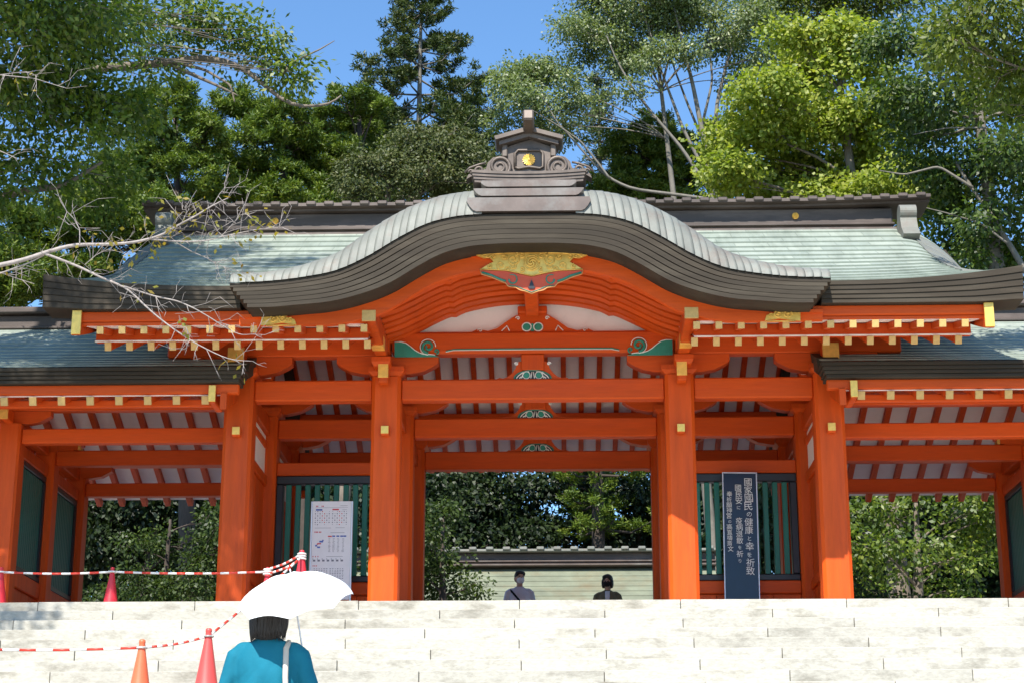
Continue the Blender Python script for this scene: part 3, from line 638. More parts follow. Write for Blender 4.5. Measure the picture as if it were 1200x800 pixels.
# ================================================================ corridor wings
def wing(s, label):
    w = thing('corridor_wing', (s * 5.4, 2.4, 0), label, 'corridor'); XW = 6.95; WR = (.7, 2.4, 4.1)
    cm = column_mesh(.15, 2.55, .03)
    def bx(nm, a, b, *r, **k): a, b = sorted((s * a, s * b)); return box(nm, a, b, *r, **k)
    for X in (XW, 9.2):
        for y in WR:
            c = add('column', cm, w, (s * X, y, .06)); 
            add('base_stone', fixn(mk('base_stone', *lathe_geo([(.27, 0), (.27, .04), (.22, .06)], 16), 'stone')), c, (s * X, y, 0))
            add('bracket_arm', fixn(mk('bracket_arm', *prism_geo(boat(.52, .17), -.065, .065), 'redx')), w, (s * X, y, 2.79))
    for y, z0, z1 in ((.7, 2.35, 2.55), (2.4, 2.43, 2.65), (4.1, 2.34, 2.54)):
        bx('tie_beam', 3.98, XW - .15, y - .08, y + .08, z0, z1, 'redx', w, c=.015); bx('tie_beam', XW + .15, 9.05, y - .08, y + .08, z0, z1, 'redx', w, c=.015)
    for y in (.7, 4.1): bx('purlin', 3.72 if y > 4 else 3.85, 9.8, y - .08, y + .08, 2.795, 2.93, 'redx', w)
    bx('purlin', 3.86, 9.8, 2.32, 2.48, 3.42, 3.58, 'redx', w)
    zr = lambda Y: 2.545 + .40 * (Y + .82)
    for k in range(16):
        x = s * (3.98 + .362 * k + .10)
        f = beamY('rafter', x, .085, (-.82, zr(-.82)), (2.36, zr(2.36)), .10, 'red', w); beamY('rafter', x, .085, (5.62, zr(-.82)), (2.44, zr(2.36)), .10, 'red', w)
        beamY('rafter_cap', x, .092, (-.834, zr(-.834)), (-.806, zr(-.806)), .107, 'cap', f, c=.003)
    a, b = sorted((s * 3.86, s * 9.7))
    sheet('soffit_boards', a, b, [(-.80, zr(-.80) + .053), (2.38, zr(2.38) + .053)], .02, 'white', w)
    sheet('soffit_boards', a, b, [(5.6, zr(-.80) + .053), (2.42, zr(2.38) + .053)], .02, 'white', w)
    bx('eave_fascia', 3.66, 9.75, -.86, -.76, 2.62, 2.745, 'redx', w); bx('eave_fascia', 3.66, 9.75, 5.56, 5.66, 2.62, 2.745, 'redx', w)
    bx('eave_batten', 3.86, 9.7, -.55, -.47, zr(-.5) - .14, zr(-.5) - .045, 'redx', w)
    # gable-side board with a gilded end
    V = []; F = []
    for yy in (-.90, 0, 2.4): 
        z = zr(yy) + .10; V += [(s * 3.80, yy, z - .21), (s * 3.88, yy, z - .21), (s * 3.88, yy, z), (s * 3.80, yy, z)]
    for i in range(2):
        for j in range(4): F.append([4 * i + j, 4 * i + 4 + j, 4 * i + 4 + (j + 1) % 4, 4 * i + (j + 1) % 4])
    F += [[0, 1, 2, 3], [8, 9, 10, 11]]; vb = add('bargeboard', fixn(mk('bargeboard', np.array(V) - np.array((s * 3.84, 0, 2.6)), F, 'red')), w, (s * 3.84, 0, 2.6))
    box('gold_cap', s * 3.98 - .045, s * 3.98 + .045, -.93, -.905, 2.50, 2.71, 'gold', vb, c=.004); box('beam_nose', s * 3.98 - .04, s * 3.98 + .04, -.905, -.4, 2.49, 2.70, 'red', vb)
    # copper roof with stepped courses, thick dark edge
    xs = np.linspace(s * 3.60, s * 9.9, 26); zt = lambda Y: 2.93 + .36 * (min(Y, 4.8 - Y) + .98) + .032 * (min(Y, 4.8 - Y) + .98) ** 2
    for fr in (True, False):
        V = []; F = []; ys = np.linspace(-.98, 2.35, 14); rows = []
        for k in range(13): rows += [(ys[k], .014), (ys[k + 1] + .003, 0)]
        for yy, dz in rows:
            for x in xs: V.append((x, yy if fr else 4.8 - yy, zt(yy) + dz))
        n = len(xs)
        for j in range(len(rows) - 1):
            for i in range(n - 1): F.append([j * n + i, j * n + i + 1, (j + 1) * n + i + 1, (j + 1) * n + i])
        add('roof_covering', mk('roof_covering', V, F, 'copper'), w)
    for yf, sg in ((-.99, 1), (5.79, -1)):
        for j in range(4):
            t0 = 2.935 - .05 * j; A = yf + sg * .012 * j; Bq = yf + sg * .35; A, Bq = sorted((A, Bq))
            bx('eave_layer', 3.58 + .02 * j, 9.9, A, Bq, t0 - .048, t0, 'brown', w, c=.008)
    for q in (0, 1):
        V = []; F = []; ys = np.linspace(-.6, 2.4, 12)
        for yy in ys:
            z = zt(yy) + .02; V += [(s * 3.60, yy, z - .22), (s * 3.86, yy, z - .2), (s * 3.86, yy, z), (s * 3.58, yy, z)]
        V = [(x, y if not q else 4.8 - y, z) for x, y, z in V]
        for i in range(len(ys) - 1):
            for j in range(4): F.append([4 * i + j, 4 * i + 4 + j, 4 * i + 4 + (j + 1) % 4, 4 * i + (j + 1) % 4])
        F += [[0, 1, 2, 3], [4 * len(ys) - 4 + j for j in range(4)]]; add('verge_edge', fixn(mk('verge_edge', V, F, 'brown')), w)
    rg = bx('ridge', 3.95, 9.9, 2.2, 2.6, 4.28, 4.62, 'ridge', w, c=.02); bx('ridge_cap', 3.93, 9.9, 2.1, 2.7, 4.622, 4.72, 'ridge', rg, c=.02); bx('ridge_course', 3.94, 9.9, 2.14, 2.66, 4.40, 4.44, 'ridge', rg, c=.01)
    # lattice walls across the corridor
    for ya, yb in ((.85, 2.25), (2.55, 3.95)):
        x = s * XW
        for z0, z1 in ((.0, .10), (.52, .74), (2.25, 2.42)): box('wall_rail', x - .075, x + .075, ya, yb, z0, z1, 'red', w)
        for q in range(4): 
            d = (yb - ya) / 4; box('wall_board', x - .03, x + .03, ya + d * q + .002, ya + d * (q + 1) - .002, .102, .518, 'red', w, c=.006)
        fr = box('lattice_window', x - .06, x + .06, ya, yb, .742, .82, 'black', w); box('window_frame', x - .06, x + .06, ya, yb, 2.165, 2.248, 'black', fr)
        for q in ((ya, ya + .08), (yb - .08, yb)): box('window_frame', x - .06, x + .06, q[0], q[1], .822, 2.163, 'black', fr)
        nb = 14; d = (yb - ya - .16) / nb
        for q in range(nb): yc = ya + .08 + d * (q + .5); box('lattice_bar', x - .03, x + .03, yc - d * .42, yc + d * .42, .822, 2.163, 'dgreen', fr, c=.006)
    for y in (.7, 4.1):
        for q in range(10): bx('wall_board', XW + .16 + .189 * q, XW + .16 + .189 * (q + 1) - .004, y - .03, y + .03, .02, 2.34, 'red', w, c=.006)
    for X in (XW, 9.2):
        for ya, yb in ((.85, 2.25), (2.55, 3.95)): box('depth_beam', s * X - .07, s * X + .07, ya, yb, 2.56, 2.74, 'red', w)
        for q in (0,): 
            k = box('beam_nose', s * X - .05, s * X + .05, .28, .55, 2.60, 2.76, 'red', w); box('gold_cap', s * X - .055, s * X + .055, .262, .285, 2.60, 2.765, 'gold', k, c=.003)
            if X == XW: k = box('beam_nose', s * (XW - .3) - .16, s * (XW - .3) + .16, 2.33, 2.47, 2.66, 2.80, 'red', w); box('gold_cap', s * (XW - .47) - .02, s * (XW - .47) + .02, 2.325, 2.475, 2.655, 2.805, 'gold', k, c=.003)
    return w
wing(-1, 'low vermilion corridor wing adjoining the gate, cones standing in front of it'); wing(1, 'low vermilion corridor wing adjoining the gate beside the blue calligraphy board')

# ================================================================ hall beyond the gate: copper roof with dark ridge
M['hallroof'] = mat('green_tile_roof', (0.165, 0.18, 0.125), .65, var=.2, scale=2.5, dirt=(.17, .13, .07), dirt_amt=.8, dirt_scale=.9, coord='World')
hall = thing('shrine_hall', (-.4, 16, -.7), 'low shrine hall with pale green tiled roof seen through the gate opening', 'building')
hz = lambda d: 1.08 + .50 * d + .03 * d * d        # d from the eave
V = []; F = []; rows = []; ys = np.linspace(0, 3.65, 19); xs = np.linspace(-4.2, 3.6, 16)
for k in range(18): rows += [(ys[k], .02), (ys[k + 1] + .004, 0)]
for fr in (0, 1):
    V = []; F = []
    for d, dz in rows:
        for x in xs: V.append((x, 12.6 + d if not fr else 19.9 - d, hz(d) + dz))
    n = len(xs)
    for j in range(len(rows) - 1):
        for i in range(n - 1): F.append([j * n + i, j * n + i + 1, (j + 1) * n + i + 1, (j + 1) * n + i])
    add('roof_covering', mk('roof_covering', V, F, 'hallroof' if 'hallroof' in M else 'copper'), hall)
hr = box('ridge', -4.2, 3.6, 16.05, 16.45, hz(3.6), hz(3.6) + .30, 'ridge', hall, c=.02)
box('ridge_course', -4.22, 3.62, 15.95, 16.55, hz(3.6) + .01, hz(3.6) + .05, 'ridgelight', hr, c=.01); box('ridge_course', -4.22, 3.62, 16.0, 16.5, hz(3.6) + .10, hz(3.6) + .13, 'ridgelight', hr, c=.01)
box('ridge_cap', -4.3, 3.7, 15.9, 16.6, hz(3.6) + .302, hz(3.6) + .36, 'copper2', hr, c=.02)
for k in range(22): box('ridge_tile', -4.08 + k * .36 - .08, -4.08 + k * .36 + .08, 15.84, 16.66, hz(3.6) + .33, hz(3.6) + .40, 'copper2', hr, c=.025)
for k in range(4):
    for y in (13.3, 19.2): box('column', -3.4 + 2 * k - .12, -3.4 + 2 * k + .12, y - .12, y + .12, -.75, 1.3, 'ridge', hall)
for k in range(3):
    for y in (13.3, 19.2): box('wall_panel', -3.27 + 2 * k, -1.53 + 2 * k, y - .04, y + .04, -.75, 1.29, 'ridge', hall)
for x in (-3.4, 2.6): box('wall_panel', x - .04, x + .04, 13.43, 19.07, -.75, 1.4, 'ridge', hall)
box('eave_beam', -4.1, 3.5, 12.66, 12.8, .93, 1.05, 'redx', hall)
box('courtyard', -12, 12, 6.21, 10.55, -.4, -.03, 'pave', kind='structure')
# ================================================================ trees
M['bark'] = mat('grey_bark', (0.16, 0.13, 0.10), .9, var=.35, scale=9, stretch=(1, 1, .3), bump=.6, coord='World')
M['barkpale'] = mat('pale_bark', (0.15, 0.135, 0.11), .85, var=.3, scale=8, stretch=(1, 1, .35), bump=.5, coord='World', dirt=(.12, .10, .08), dirt_amt=.6)
M['barkdark'] = mat('dark_bark', (0.06, 0.045, 0.035), .9, var=.35, scale=9, stretch=(1, 1, .3), bump=.6, coord='World')
M['barkwhite'] = mat('bleached_bark', (0.30, 0.26, 0.235), .8, var=.3, scale=14, bump=.4, dirt=(.13, .10, .09), dirt_amt=.7, dirt_scale=9)
LM = {
 'zelkova': leafmat('zelkova_leaves', [(0.025, 0.050, 0.005), (0.057, 0.104, 0.008), (0.120, 0.171, 0.013), (0.226, 0.251, 0.031)], .42, .04, .5),
 'cedar': leafmat('cedar_needles', [(0.028, 0.054, 0.007), (0.060, 0.104, 0.011), (0.116, 0.166, 0.014), (0.186, 0.194, 0.026)], .25, .03, .5),
 'fir': leafmat('fir_needles', [(0.015, 0.027, 0.009), (0.030, 0.054, 0.012), (0.067, 0.092, 0.019), (0.144, 0.138, 0.040)], .18, .03, .5),
 'dome': leafmat('dome_leaves', [(0.024, 0.037, 0.010), (0.048, 0.065, 0.015), (0.080, 0.095, 0.022), (0.112, 0.098, 0.038)], .22, .03, .55),
 'camphor': leafmat('camphor_leaves', [(0.046, 0.076, 0.025), (0.092, 0.133, 0.039), (0.163, 0.205, 0.063), (0.255, 0.286, 0.115)], .38, .05, .5),
 'ginkgo': leafmat('ginkgo_leaves', [(0.105, 0.159, 0.017), (0.194, 0.251, 0.026), (0.290, 0.326, 0.043), (0.403, 0.401, 0.086)], .45, .03, .5),
 'maple': leafmat('maple_leaves', [(0.016, 0.036, 0.007), (0.034, 0.068, 0.009), (0.071, 0.117, 0.011), (0.149, 0.189, 0.020)], .38, .04, .5),
 'olive': leafmat('olive_leaves', [(0.034, 0.054, 0.006), (0.068, 0.098, 0.010), (0.114, 0.144, 0.013), (0.167, 0.190, 0.024)], .45, .03, .5),
 'bush': leafmat('bush_leaves', [(0.010, 0.022, 0.006), (0.022, 0.042, 0.008), (0.045, 0.074, 0.011), (0.086, 0.115, 0.022)], .3, .025, .5),
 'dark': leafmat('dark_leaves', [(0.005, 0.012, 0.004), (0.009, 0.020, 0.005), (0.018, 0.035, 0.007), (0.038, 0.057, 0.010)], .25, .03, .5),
 'rust': leafmat('autumn_leaves', [(0.080, 0.104, 0.012), (0.176, 0.160, 0.020), (0.240, 0.176, 0.024), (0.176, 0.080, 0.016)], .4, .03),
}
def leaf_mesh(name, C, Dv, Nv, L, Wd, m):
    """one small rhombic leaf per row: base C, direction Dv, face normal Nv"""
    n = len(C); Dv = Dv / (np.linalg.norm(Dv, axis=1)[:, None] + 1e-9); Sx = np.cross(Dv, Nv); Sx /= np.linalg.norm(Sx, axis=1)[:, None] + 1e-9
    Nn = np.cross(Sx, Dv); L = np.broadcast_to(L, (n,))[:, None]; Wd = np.broadcast_to(Wd, (n,))[:, None]
    V = np.empty((n, 4, 3)); V[:, 0] = C; V[:, 1] = C + Dv * L * .5 + Sx * Wd * .5 - Nn * L * .06; V[:, 2] = C + Dv * L - Nn * L * .15; V[:, 3] = C + Dv * L * .5 - Sx * Wd * .5 - Nn * L * .06
    me = bpy.data.meshes.new(name); me.vertices.add(4 * n); me.vertices.foreach_set('co', V.ravel())
    me.loops.add(4 * n); me.loops.foreach_set('vertex_index', np.arange(4 * n, dtype=np.int32))
    me.polygons.add(n); me.polygons.foreach_set('loop_start', np.arange(0, 4 * n, 4, dtype=np.int32)); me.polygons.foreach_set('loop_total', np.full(n, 4, dtype=np.int32))
    me.materials.append(m); me.update(calc_edges=True); return me
def bez(a, b, c, d, n):
    t = np.linspace(0, 1, n)[:, None]; return (1-t)**3*a + 3*(1-t)**2*t*b + 3*(1-t)*t*t*c + t**3*d
def wob(P, amp):
    P = np.array(P, float); n = len(P); w = rng.normal(0, amp, (n, 3)); w[0] = 0; w = np.cumsum(w, 0) * .5; return P + w * np.linspace(0, 1, n)[:, None]
STY = {   # leaf length, width, leaves per clump, clump spread, clump density, needle?
 'zelkova': (.11, .05, 70, .24, 2.2, 0), 'camphor': (.09, .05, 84, .20, 2.2, 0), 'ginkgo': (.092, .092, 66, .21, 2.4, 0), 'maple': (.105, .065, 66, .23, 2.2, 0),
 'olive': (.11, .045, 70, .25, 2.1, 0), 'dome': (.08, .045, 84, .17, 2.4, 0), 'bush': (.085, .05, 74, .18, 2.0, 0), 'dark': (.15, .085, 50, .28, 1.7, 0), 'rust': (.06, .03, 4, .09, 1, 0),
 'cedar': (.125, .036, 118, .115, 3.0, 1), 'fir': (.15, .038, 74, .11, 1.3, 1) }
def foliage(cl, style, dens=1.0, mult=1.0):
    L, Wd, npc, sg, _, needle = STY[style]; npc = max(3, int(npc * dens)); cl = np.array(cl); n = len(cl) * npc
    C = np.repeat(cl, npc, 0); off = rng.normal(0, 1, (n, 3)); off *= np.minimum(1, 1.7 / (np.linalg.norm(off, axis=1)[:, None] + 1e-6)); off = off * sg * mult * np.array((1, 1, .7)); up = np.array((0, 0, 1.0))
    if needle:
        Dv = rng.normal(0, 1, (n, 3)); Dv[:, 2] = Dv[:, 2] * .7 + .45; Dv /= np.linalg.norm(Dv, axis=1)[:, None]
        C = C + off * .8; Nv = rng.normal(0, 1, (n, 3)) + up * .4
    else:
        C = C + off; Dv = off + rng.normal(0, 1, (n, 3)) * sg * .8; Dv[:, 2] -= sg * .7; Nv = up * .55 + rng.normal(0, .62, (n, 3)) + np.array((-.12, -.55, .1))
    return C, Dv, Nv, L * mult * rng.uniform(.65, 1.25, n), Wd * mult * rng.uniform(.7, 1.2, n)
def tree(name, label, cat, base, lobes, style, bark='bark', tr=.22, dens=1.0, group=None, mult=1.0, extra=None, top=None, stems=1, twig=True, cover=1.0, lm=None, ls=.7):
    """lobes: (px, py, half width px, half height px, D) or ('w', x, y, z, r)"""
    base = np.array((base[0], base[1], ground_z(base[0], base[1]) - .05)); root = thing(name, base, label, cat, group); LB = []
    for l in lobes:
        if l[0] == 'w': LB.append((np.array(l[1:4], float), np.array((l[4], l[4], l[4] * .7))))
        else:
            c = atD(l[0], l[1], l[4]); r = l[2] * l[4] / FPX * 1.12; LB.append((c, np.array((r, (r + l[3] * l[4] / FPX) * .55, l[3] * l[4] / FPX * 1.04))))
    cs = np.array([c for c, r in LB]); ctr = cs.mean(0); hi = cs[:, 2].max() if top is None else top
    T = []
    for q in range(stems):
        tp = np.array((ctr[0] * .7 + base[0] * .3 + (rng.uniform(-.8, .8) if stems > 1 else 0), ctr[1] * .7 + base[1] * .3, hi)); b0 = base + (np.array((rng.uniform(-.2, .2), rng.uniform(-.2, .2), 0)) if q else 0)
        P = wob(bez(b0, b0 + (tp - b0) * np.array((.1, .1, .35)), tp - (tp - b0) * np.array((.3, .3, .3)), tp, 14), .03); T.append(P)
    W_ = [(P, np.linspace(tr, tr * .22, len(P)) / (1 if stems == 1 else 1.25)) for P in T]; CL = []
    for c, r in LB:
        P = T[rng.integers(len(T))]; hd = np.linalg.norm((c - P[-1])[:2]); zz = c[2] - .55 * hd - .3 * r[2]; i = int(np.clip(np.searchsorted(P[:, 2], zz), 2, len(P) - 2)); a = P[i]
        d = c - a; lr = max(.018, ls * tr * .34 * min(1.2, .35 + r[0] * .45)); B = wob(bez(a, a + d * np.array((.25, .25, .55)), c - d * np.array((.3, .3, .1)), c, 9), .035); W_.append((B, np.linspace(lr, lr * .35, 9)))
        k = max(6, int(4 * math.pi * r[0] * r[2] / (.34 * mult) ** 2 * .42 * STY[style][4] * cover)); v = rng.normal(0, 1, (k, 3)); v /= np.linalg.norm(v, axis=1)[:, None]; v[:, 2] = np.where(v[:, 2] < -.75, -v[:, 2] * .6, v[:, 2])
        rad = rng.uniform(.3, 1.05, k) ** .6; pts = c + v * rad[:, None] * r
        ms = max(4, k // 9); u_ = rng.normal(0, 1, (ms, 3)); u_ /= np.linalg.norm(u_, axis=1)[:, None]; u_[:, 2] = np.where(u_[:, 2] < -.7, -u_[:, 2] * .5, u_[:, 2]); sc = c + u_ * r * rng.uniform(.55, 1.08, (ms, 1))
        q_ = rng.random(k) < .68; pts[q_] = sc[rng.integers(ms, size=q_.sum())] + rng.normal(0, 1, (q_.sum(), 3)) * np.minimum(r, .9) * np.array((.26, .26, .17)); CL += list(pts)
        for p in pts[:max(4, k // 4 if twig else 3)]:
            j = rng.integers(4, 9); m_ = (B[j] + p) / 2 + rng.normal(0, .06, 3); W_.append((np.array([B[j], m_, p]), np.array((lr * .3, lr * .2, .006)) * (1 if mult < 1.5 else 1.4)))
    if extra: W_ += extra
    V = []; F = []
    for P, r in W_:
        a, f = tube_geo(P, np.maximum(r, .004), 8 if np.max(r) > .1 else 5, len(V)); V += a; F += f
    add('trunk', mk('trunk', np.array(V) - base, F, bark, True), root, base)
    C, Dv, Nv, L, Wd = foliage(CL, style, dens, mult)
    add('crown', leaf_mesh('crown', C - base, Dv, Nv, L, Wd, LM[lm or style]), root, base)
    return root
def conifer(name, label, base, top, style, bark, half, h0, group=None, step=.42, dens=1.0, mult=1.0, droop=.05):
    base = np.array((base[0], base[1], ground_z(*base) - .05)); root = thing(name, base, label, 'tree', group); tip = np.array((base[0] + rng.normal(0, .1), base[1], top))
    P = wob(np.linspace(base, tip, 16), .02); W_ = [(P, np.linspace(.26, .02, 16))]; CL = []; z = h0; ph = 0
    while z < top - .1:
        f = (top - z) / (top - h0); R0 = half * (f ** .75) * rng.uniform(.75, 1.15) + .12; t = np.interp(z, P[:, 2], np.arange(16)); a = P[int(t)] * (1 - t % 1) + P[min(15, int(t) + 1)] * (t % 1)
        for k in range(5):
            if rng.random() < .16: continue
            an = ph + 2 * math.pi * k / 5 + rng.normal(0, .2); d = np.array((math.cos(an), math.sin(an), 0)); Lb = R0 * rng.uniform(.65, 1.15); e = a + d * Lb + np.array((0, 0, -droop * Lb + rng.uniform(.1, .3) * Lb))
            m_ = a + d * Lb * .55 + np.array((0, 0, -droop * Lb * 1.2)); W_.append((np.array([a, m_, e]), (.03 * f + .014, .02 * f + .01, .006)))
            nn = max(3, int(Lb * 5.5))
            for u in np.linspace(.45, 1, nn):
                p = (1-u)**2*a + 2*u*(1-u)*m_ + u*u*e; CL.append(p + rng.normal(0, .09, 3) + np.cross(d, (0, 0, 1)) * rng.normal(0, .16 * Lb * u)); 
        ph += 1.1; z += step * rng.uniform(.8, 1.2)
    V = []; F = []
    for Q, r in W_: a_, f_ = tube_geo(Q, r, 6, len(V)); V += a_; F += f_
    add('trunk', mk('trunk', np.array(V) - base, F, bark, True), root, base)
    C, Dv, Nv, L, Wd = foliage(CL, style, dens, mult); add('crown', leaf_mesh('crown', C - base, Dv, Nv, L, Wd, LM[style]), root, base); return root
def limb(pts, D, r0, r1, n=24):        # traced limb: pixels at distance D
    P = np.array([atD(p[0], p[1], D + (p[2] if len(p) > 2 else 0)) for p in pts]); t = np.linspace(0, len(P) - 1, n); i = np.minimum(t.astype(int), len(P) - 2); f = (t - i)[:, None]
    Q = P[i] * (1 - f) + P[i + 1] * f; Q[1:-1] = (Q[:-2] + 2 * Q[1:-1] + Q[2:]) / 4; return (Q, np.linspace(r0, r1, n))
sv = np.array(sdir)
def sunpos(p, t): q = np.array(p) + sv * t; return ('w', q[0], q[1], q[2])
# big tree in front of the left wing: hangs into view and shades wing and roof
sh = []
for p, t, r in (((-6.2, 0, 3.3), 10, 1.0), ((-7.6, .3, 3.5), 10, 1.2), ((-5.0, -.6, 2.6), 10.5, .8), ((-8.6, -.2, 2.6), 9, 1.2), ((-6.8, -.4, 1.2), 10, 1.0), ((-5.4, -.3, .6), 10.6, .7), ((-7.6, -1.3, -.2), 10, .9), ((-6.3, -1.6, -.3), 10.5, .55), ((-4.9, -1.0, 3.9), 10.5, .55), ((-4.6, .6, 4.7), 10, .5), ((-5.3, 0, 4.4), 11, .45), ((-3.6, -.9, 3.95), 11.5, .40), ((-4.4, -.3, 1.7), 11, .6), ((-3.9, -.2, .7), 11, .5), ((-2.9, .2, 4.6), 11, .3), ((-5.0, 1.6, 6.0), 10, .6), ((-4.7, -.7, 4.1), 10.4, .8), ((-5.2, .7, 5.0), 10, .75), ((-3.5, .1, 4.4), 11.2, .45), ((-4.1, .9, 5.0), 10.6, .5), ((-5.4, -1.2, 3.8), 10, .7), ((-4.0, 0, 2.0), 10.8, .6), ((-6.0, .6, 3.8), 9.6, 1.0)):
    sh.append((*sunpos(p, t), r))
tree('zelkova_tree', 'big leafy tree overhanging the left corridor wing and roof corner', 'tree', (-12.0, -4.5),
     [(15, 30, 85, 60, 21), (95, 55, 70, 55, 22), (45, 120, 80, 55, 22), (120, 130, 55, 45, 23), (25, 200, 65, 50, 23), (110, 195, 55, 40, 24), (-60, 90, 90, 80, 21), (-70, 220, 80, 70, 22), (60, 5, 80, 30, 21), (140, 20, 40, 25, 23),
      (245, 42, 42, 24, 25), (285, 55, 38, 24, 25), (200, 50, 40, 22, 25), (330, 70, 26, 22, 25), (175, 85, 28, 14, 25), (262, 28, 20, 14, 25), (225, 2, 16, 6, 25), (345, 95, 18, 14, 25), (170, 8, 30, 14, 24)] + sh, 'zelkova', 'bark', .34, dens=.85, cover=.9, ls=.32,
     extra=[limb([(-160, 150), (-20, 105), (90, 82), (150, 78), (195, 74), (240, 66), (285, 78), (318, 108), (345, 126), (385, 124), (400, 112)], 25, .09, .012), limb([(195, 74), (235, 92), (262, 104), (278, 112)], 25, .035, .012), limb([(200, 72), (240, 82), (270, 100), (275, 120)], 25, .03, .01),
            limb([(330, 88), (345, 72), (375, 58), (392, 48)], 25, .025, .006), limb([(-60, 30), (60, 25), (125, 12), (160, -8)], 24, .07, .03), limb([(-80, 250), (30, 224), (75, 218), (120, 190)], 23, .07, .02)])
# cedars behind the left half of the roof
def ced(label, base, lobes, D, **k): return tree('cedar_tree', label, 'tree', base, [(x, y, a, b, D + rng.uniform(-1, 1)) for x, y, a, b in lobes], 'cedar', 'barkdark', .25, group='cedars behind the roof', **k)
ced('clumpy yellow-green cedar with crown behind the left ridge end', (-7.3, 15), [(165, 150, 36, 26), (205, 128, 34, 22), (190, 185, 44, 28), (235, 165, 36, 26), (150, 205, 40, 26), (225, 205, 40, 26), (120, 225, 34, 24), (180, 120, 22, 14), (150, 240, 50, 26), (215, 240, 50, 26), (90, 250, 40, 26)], 38)
ced('yellow-green cedar between the ridge end and the tall fir', (-5.0, 16.5), [(280, 130, 34, 24), (305, 165, 42, 28), (335, 140, 34, 24), (270, 195, 42, 28), (325, 205, 42, 26), (255, 125, 26, 18), (345, 180, 30, 24), (280, 235, 50, 28), (340, 235, 50, 26)], 39.5)
ced('darker cedar leaning against the tall fir', (-3.4, 18), [(375, 145, 32, 24), (405, 122, 28, 20), (425, 155, 30, 24), (390, 185, 36, 26), (435, 195, 30, 24), (360, 210, 34, 24), (410, 210, 34, 20), (440, 125, 18, 16), (390, 235, 50, 26), (350, 165, 26, 20)], 41)
ced('broad cedar above the left wing roof', (-9.5, 12), [(60, 275, 42, 26), (110, 265, 36, 24), (25, 300, 38, 24), (140, 245, 34, 22), (75, 315, 36, 18), (10, 250, 40, 26), (170, 235, 30, 18), (20, 338, 40, 18), (100, 235, 36, 22), (60, 345, 50, 20), (115, 320, 40, 24), (150, 290, 40, 26), (-20, 320, 50, 40), (165, 260, 30, 24)], 34)
# fir
b = atD(490, 200, 45); conifer('fir_tree', 'tall sparse fir with dark tufts standing against the sky', (b[0], b[1]), float(atD(490, -45, 45)[2]), 'fir', 'barkpale', 2.7, float(atD(490, 260, 45)[2]), dens=1.25, step=.38)
b = atD(560, 200, 50); conifer('fir_tree', 'shorter fir half hidden behind the rounded evergreen', (b[0], b[1]), float(atD(558, 95, 50)[2]), 'fir', 'barkpale', 1.6, float(atD(490, 270, 50)[2]), dens=.9)
b = atD(425, 200, 48); conifer('fir_tree', 'small fir filling the gap left of the tall fir', (b[0], b[1]), float(atD(428, 105, 48)[2]), 'fir', 'barkpale', 1.5, float(atD(490, 270, 48)[2]), dens=.9)
b = atD(708, 200, 46); conifer('fir_tree', 'slim pale fir right behind the roof ornament', (b[0], b[1]), float(atD(708, 92, 46)[2]), 'fir', 'barkpale', .95, float(atD(708, 270, 46)[2]), dens=.55)
tree('evergreen_tree', 'rounded olive evergreen behind the roof ridge', 'tree', (-4.4, 13.5), [(445, 205, 44, 30, 35.5), (495, 185, 52, 30, 36), (550, 200, 40, 26, 35.5), (480, 172, 34, 18, 36), (415, 222, 28, 18, 35), (520, 215, 50, 24, 35), (535, 178, 26, 16, 36)], 'dome', 'bark', .2, cover=1.2)
tree('cedar_tree', 'dark yellowish conifer beneath the camphor branches', 'tree', (3.4, 20), [(770, 150, 28, 26, 43), (750, 185, 40, 26, 43), (795, 185, 36, 30, 43), (765, 215, 50, 22, 43), (820, 215, 30, 24, 43), (720, 215, 30, 20, 43), (770, 240, 60, 20, 43), (845, 170, 24, 30, 43.5), (690, 240, 50, 18, 43)], 'cedar', 'barkdark', .2, group='cedars behind the roof')
# camphor with spreading pale limbs
K = 40
tree('camphor_tree', 'tall camphor with bare grey limbs and pale shiny foliage', 'tree', tuple(atD(832, 240, K)[:2]), [(x, y, a, b, K + rng.uniform(-1.2, 1.2)) for x, y, a, b in
     ((612, 125, 42, 30), (600, 92, 26, 18), (645, 90, 40, 30), (640, 150, 34, 26), (665, 120, 28, 24), (720, 40, 50, 34), (700, 5, 44, 26), (760, 25, 50, 34), (745, 70, 34, 24), (785, 65, 30, 26), (810, 25, 40, 30), (850, 55, 30, 24), (880, 25, 38, 28), (865, 95, 22, 16), (740, -15, 60, 26), (830, -15, 60, 26), (690, 38, 30, 22), (905, 65, 22, 18), (735, 105, 20, 12))],
     'camphor', 'barkpale', .16, ls=.45, stems=1, top=float(atD(830, 60, K)[2]), cover=.95, extra=[
     limb([(835, 260), (832, 200), (822, 150), (812, 100), (800, 50), (790, 10)], K - .4, 0.087, 0.021), limb([(835, 250), (845, 190), (838, 130), (850, 80), (862, 40), (870, 0)], K + .3, 0.074, 0.017),
     limb([(832, 225), (800, 175), (770, 140), (742, 105), (722, 70), (710, 40)], K - .6, 0.050, 0.014), limb([(825, 200), (800, 150), (785, 110), (770, 70), (760, 30)], K - .3, 0.050, 0.014), limb([(838, 170), (858, 140), (880, 110), (890, 80)], K, 0.037, 0.014),
     limb([(840, 235), (790, 228), (740, 222), (712, 208), (690, 185), (668, 160), (650, 140), (635, 110)], K - .8, 0.046, 0.014), limb([(715, 210), (700, 190), (680, 165), (655, 148), (625, 130)], K - .9, 0.031, 0.010), limb([(830, 180), (805, 120), (790, 80), (775, 30)], K + .6, 0.037, 0.014), limb([(822, 150), (835, 95), (830, 40), (840, 0)], K + .2, 0.037, 0.014), limb([(770, 140), (748, 128), (725, 122)], K - .6, 0.012, 0.004), limb([(780, 150), (745, 145), (715, 130)], K - .5, 0.010, 0.004)])
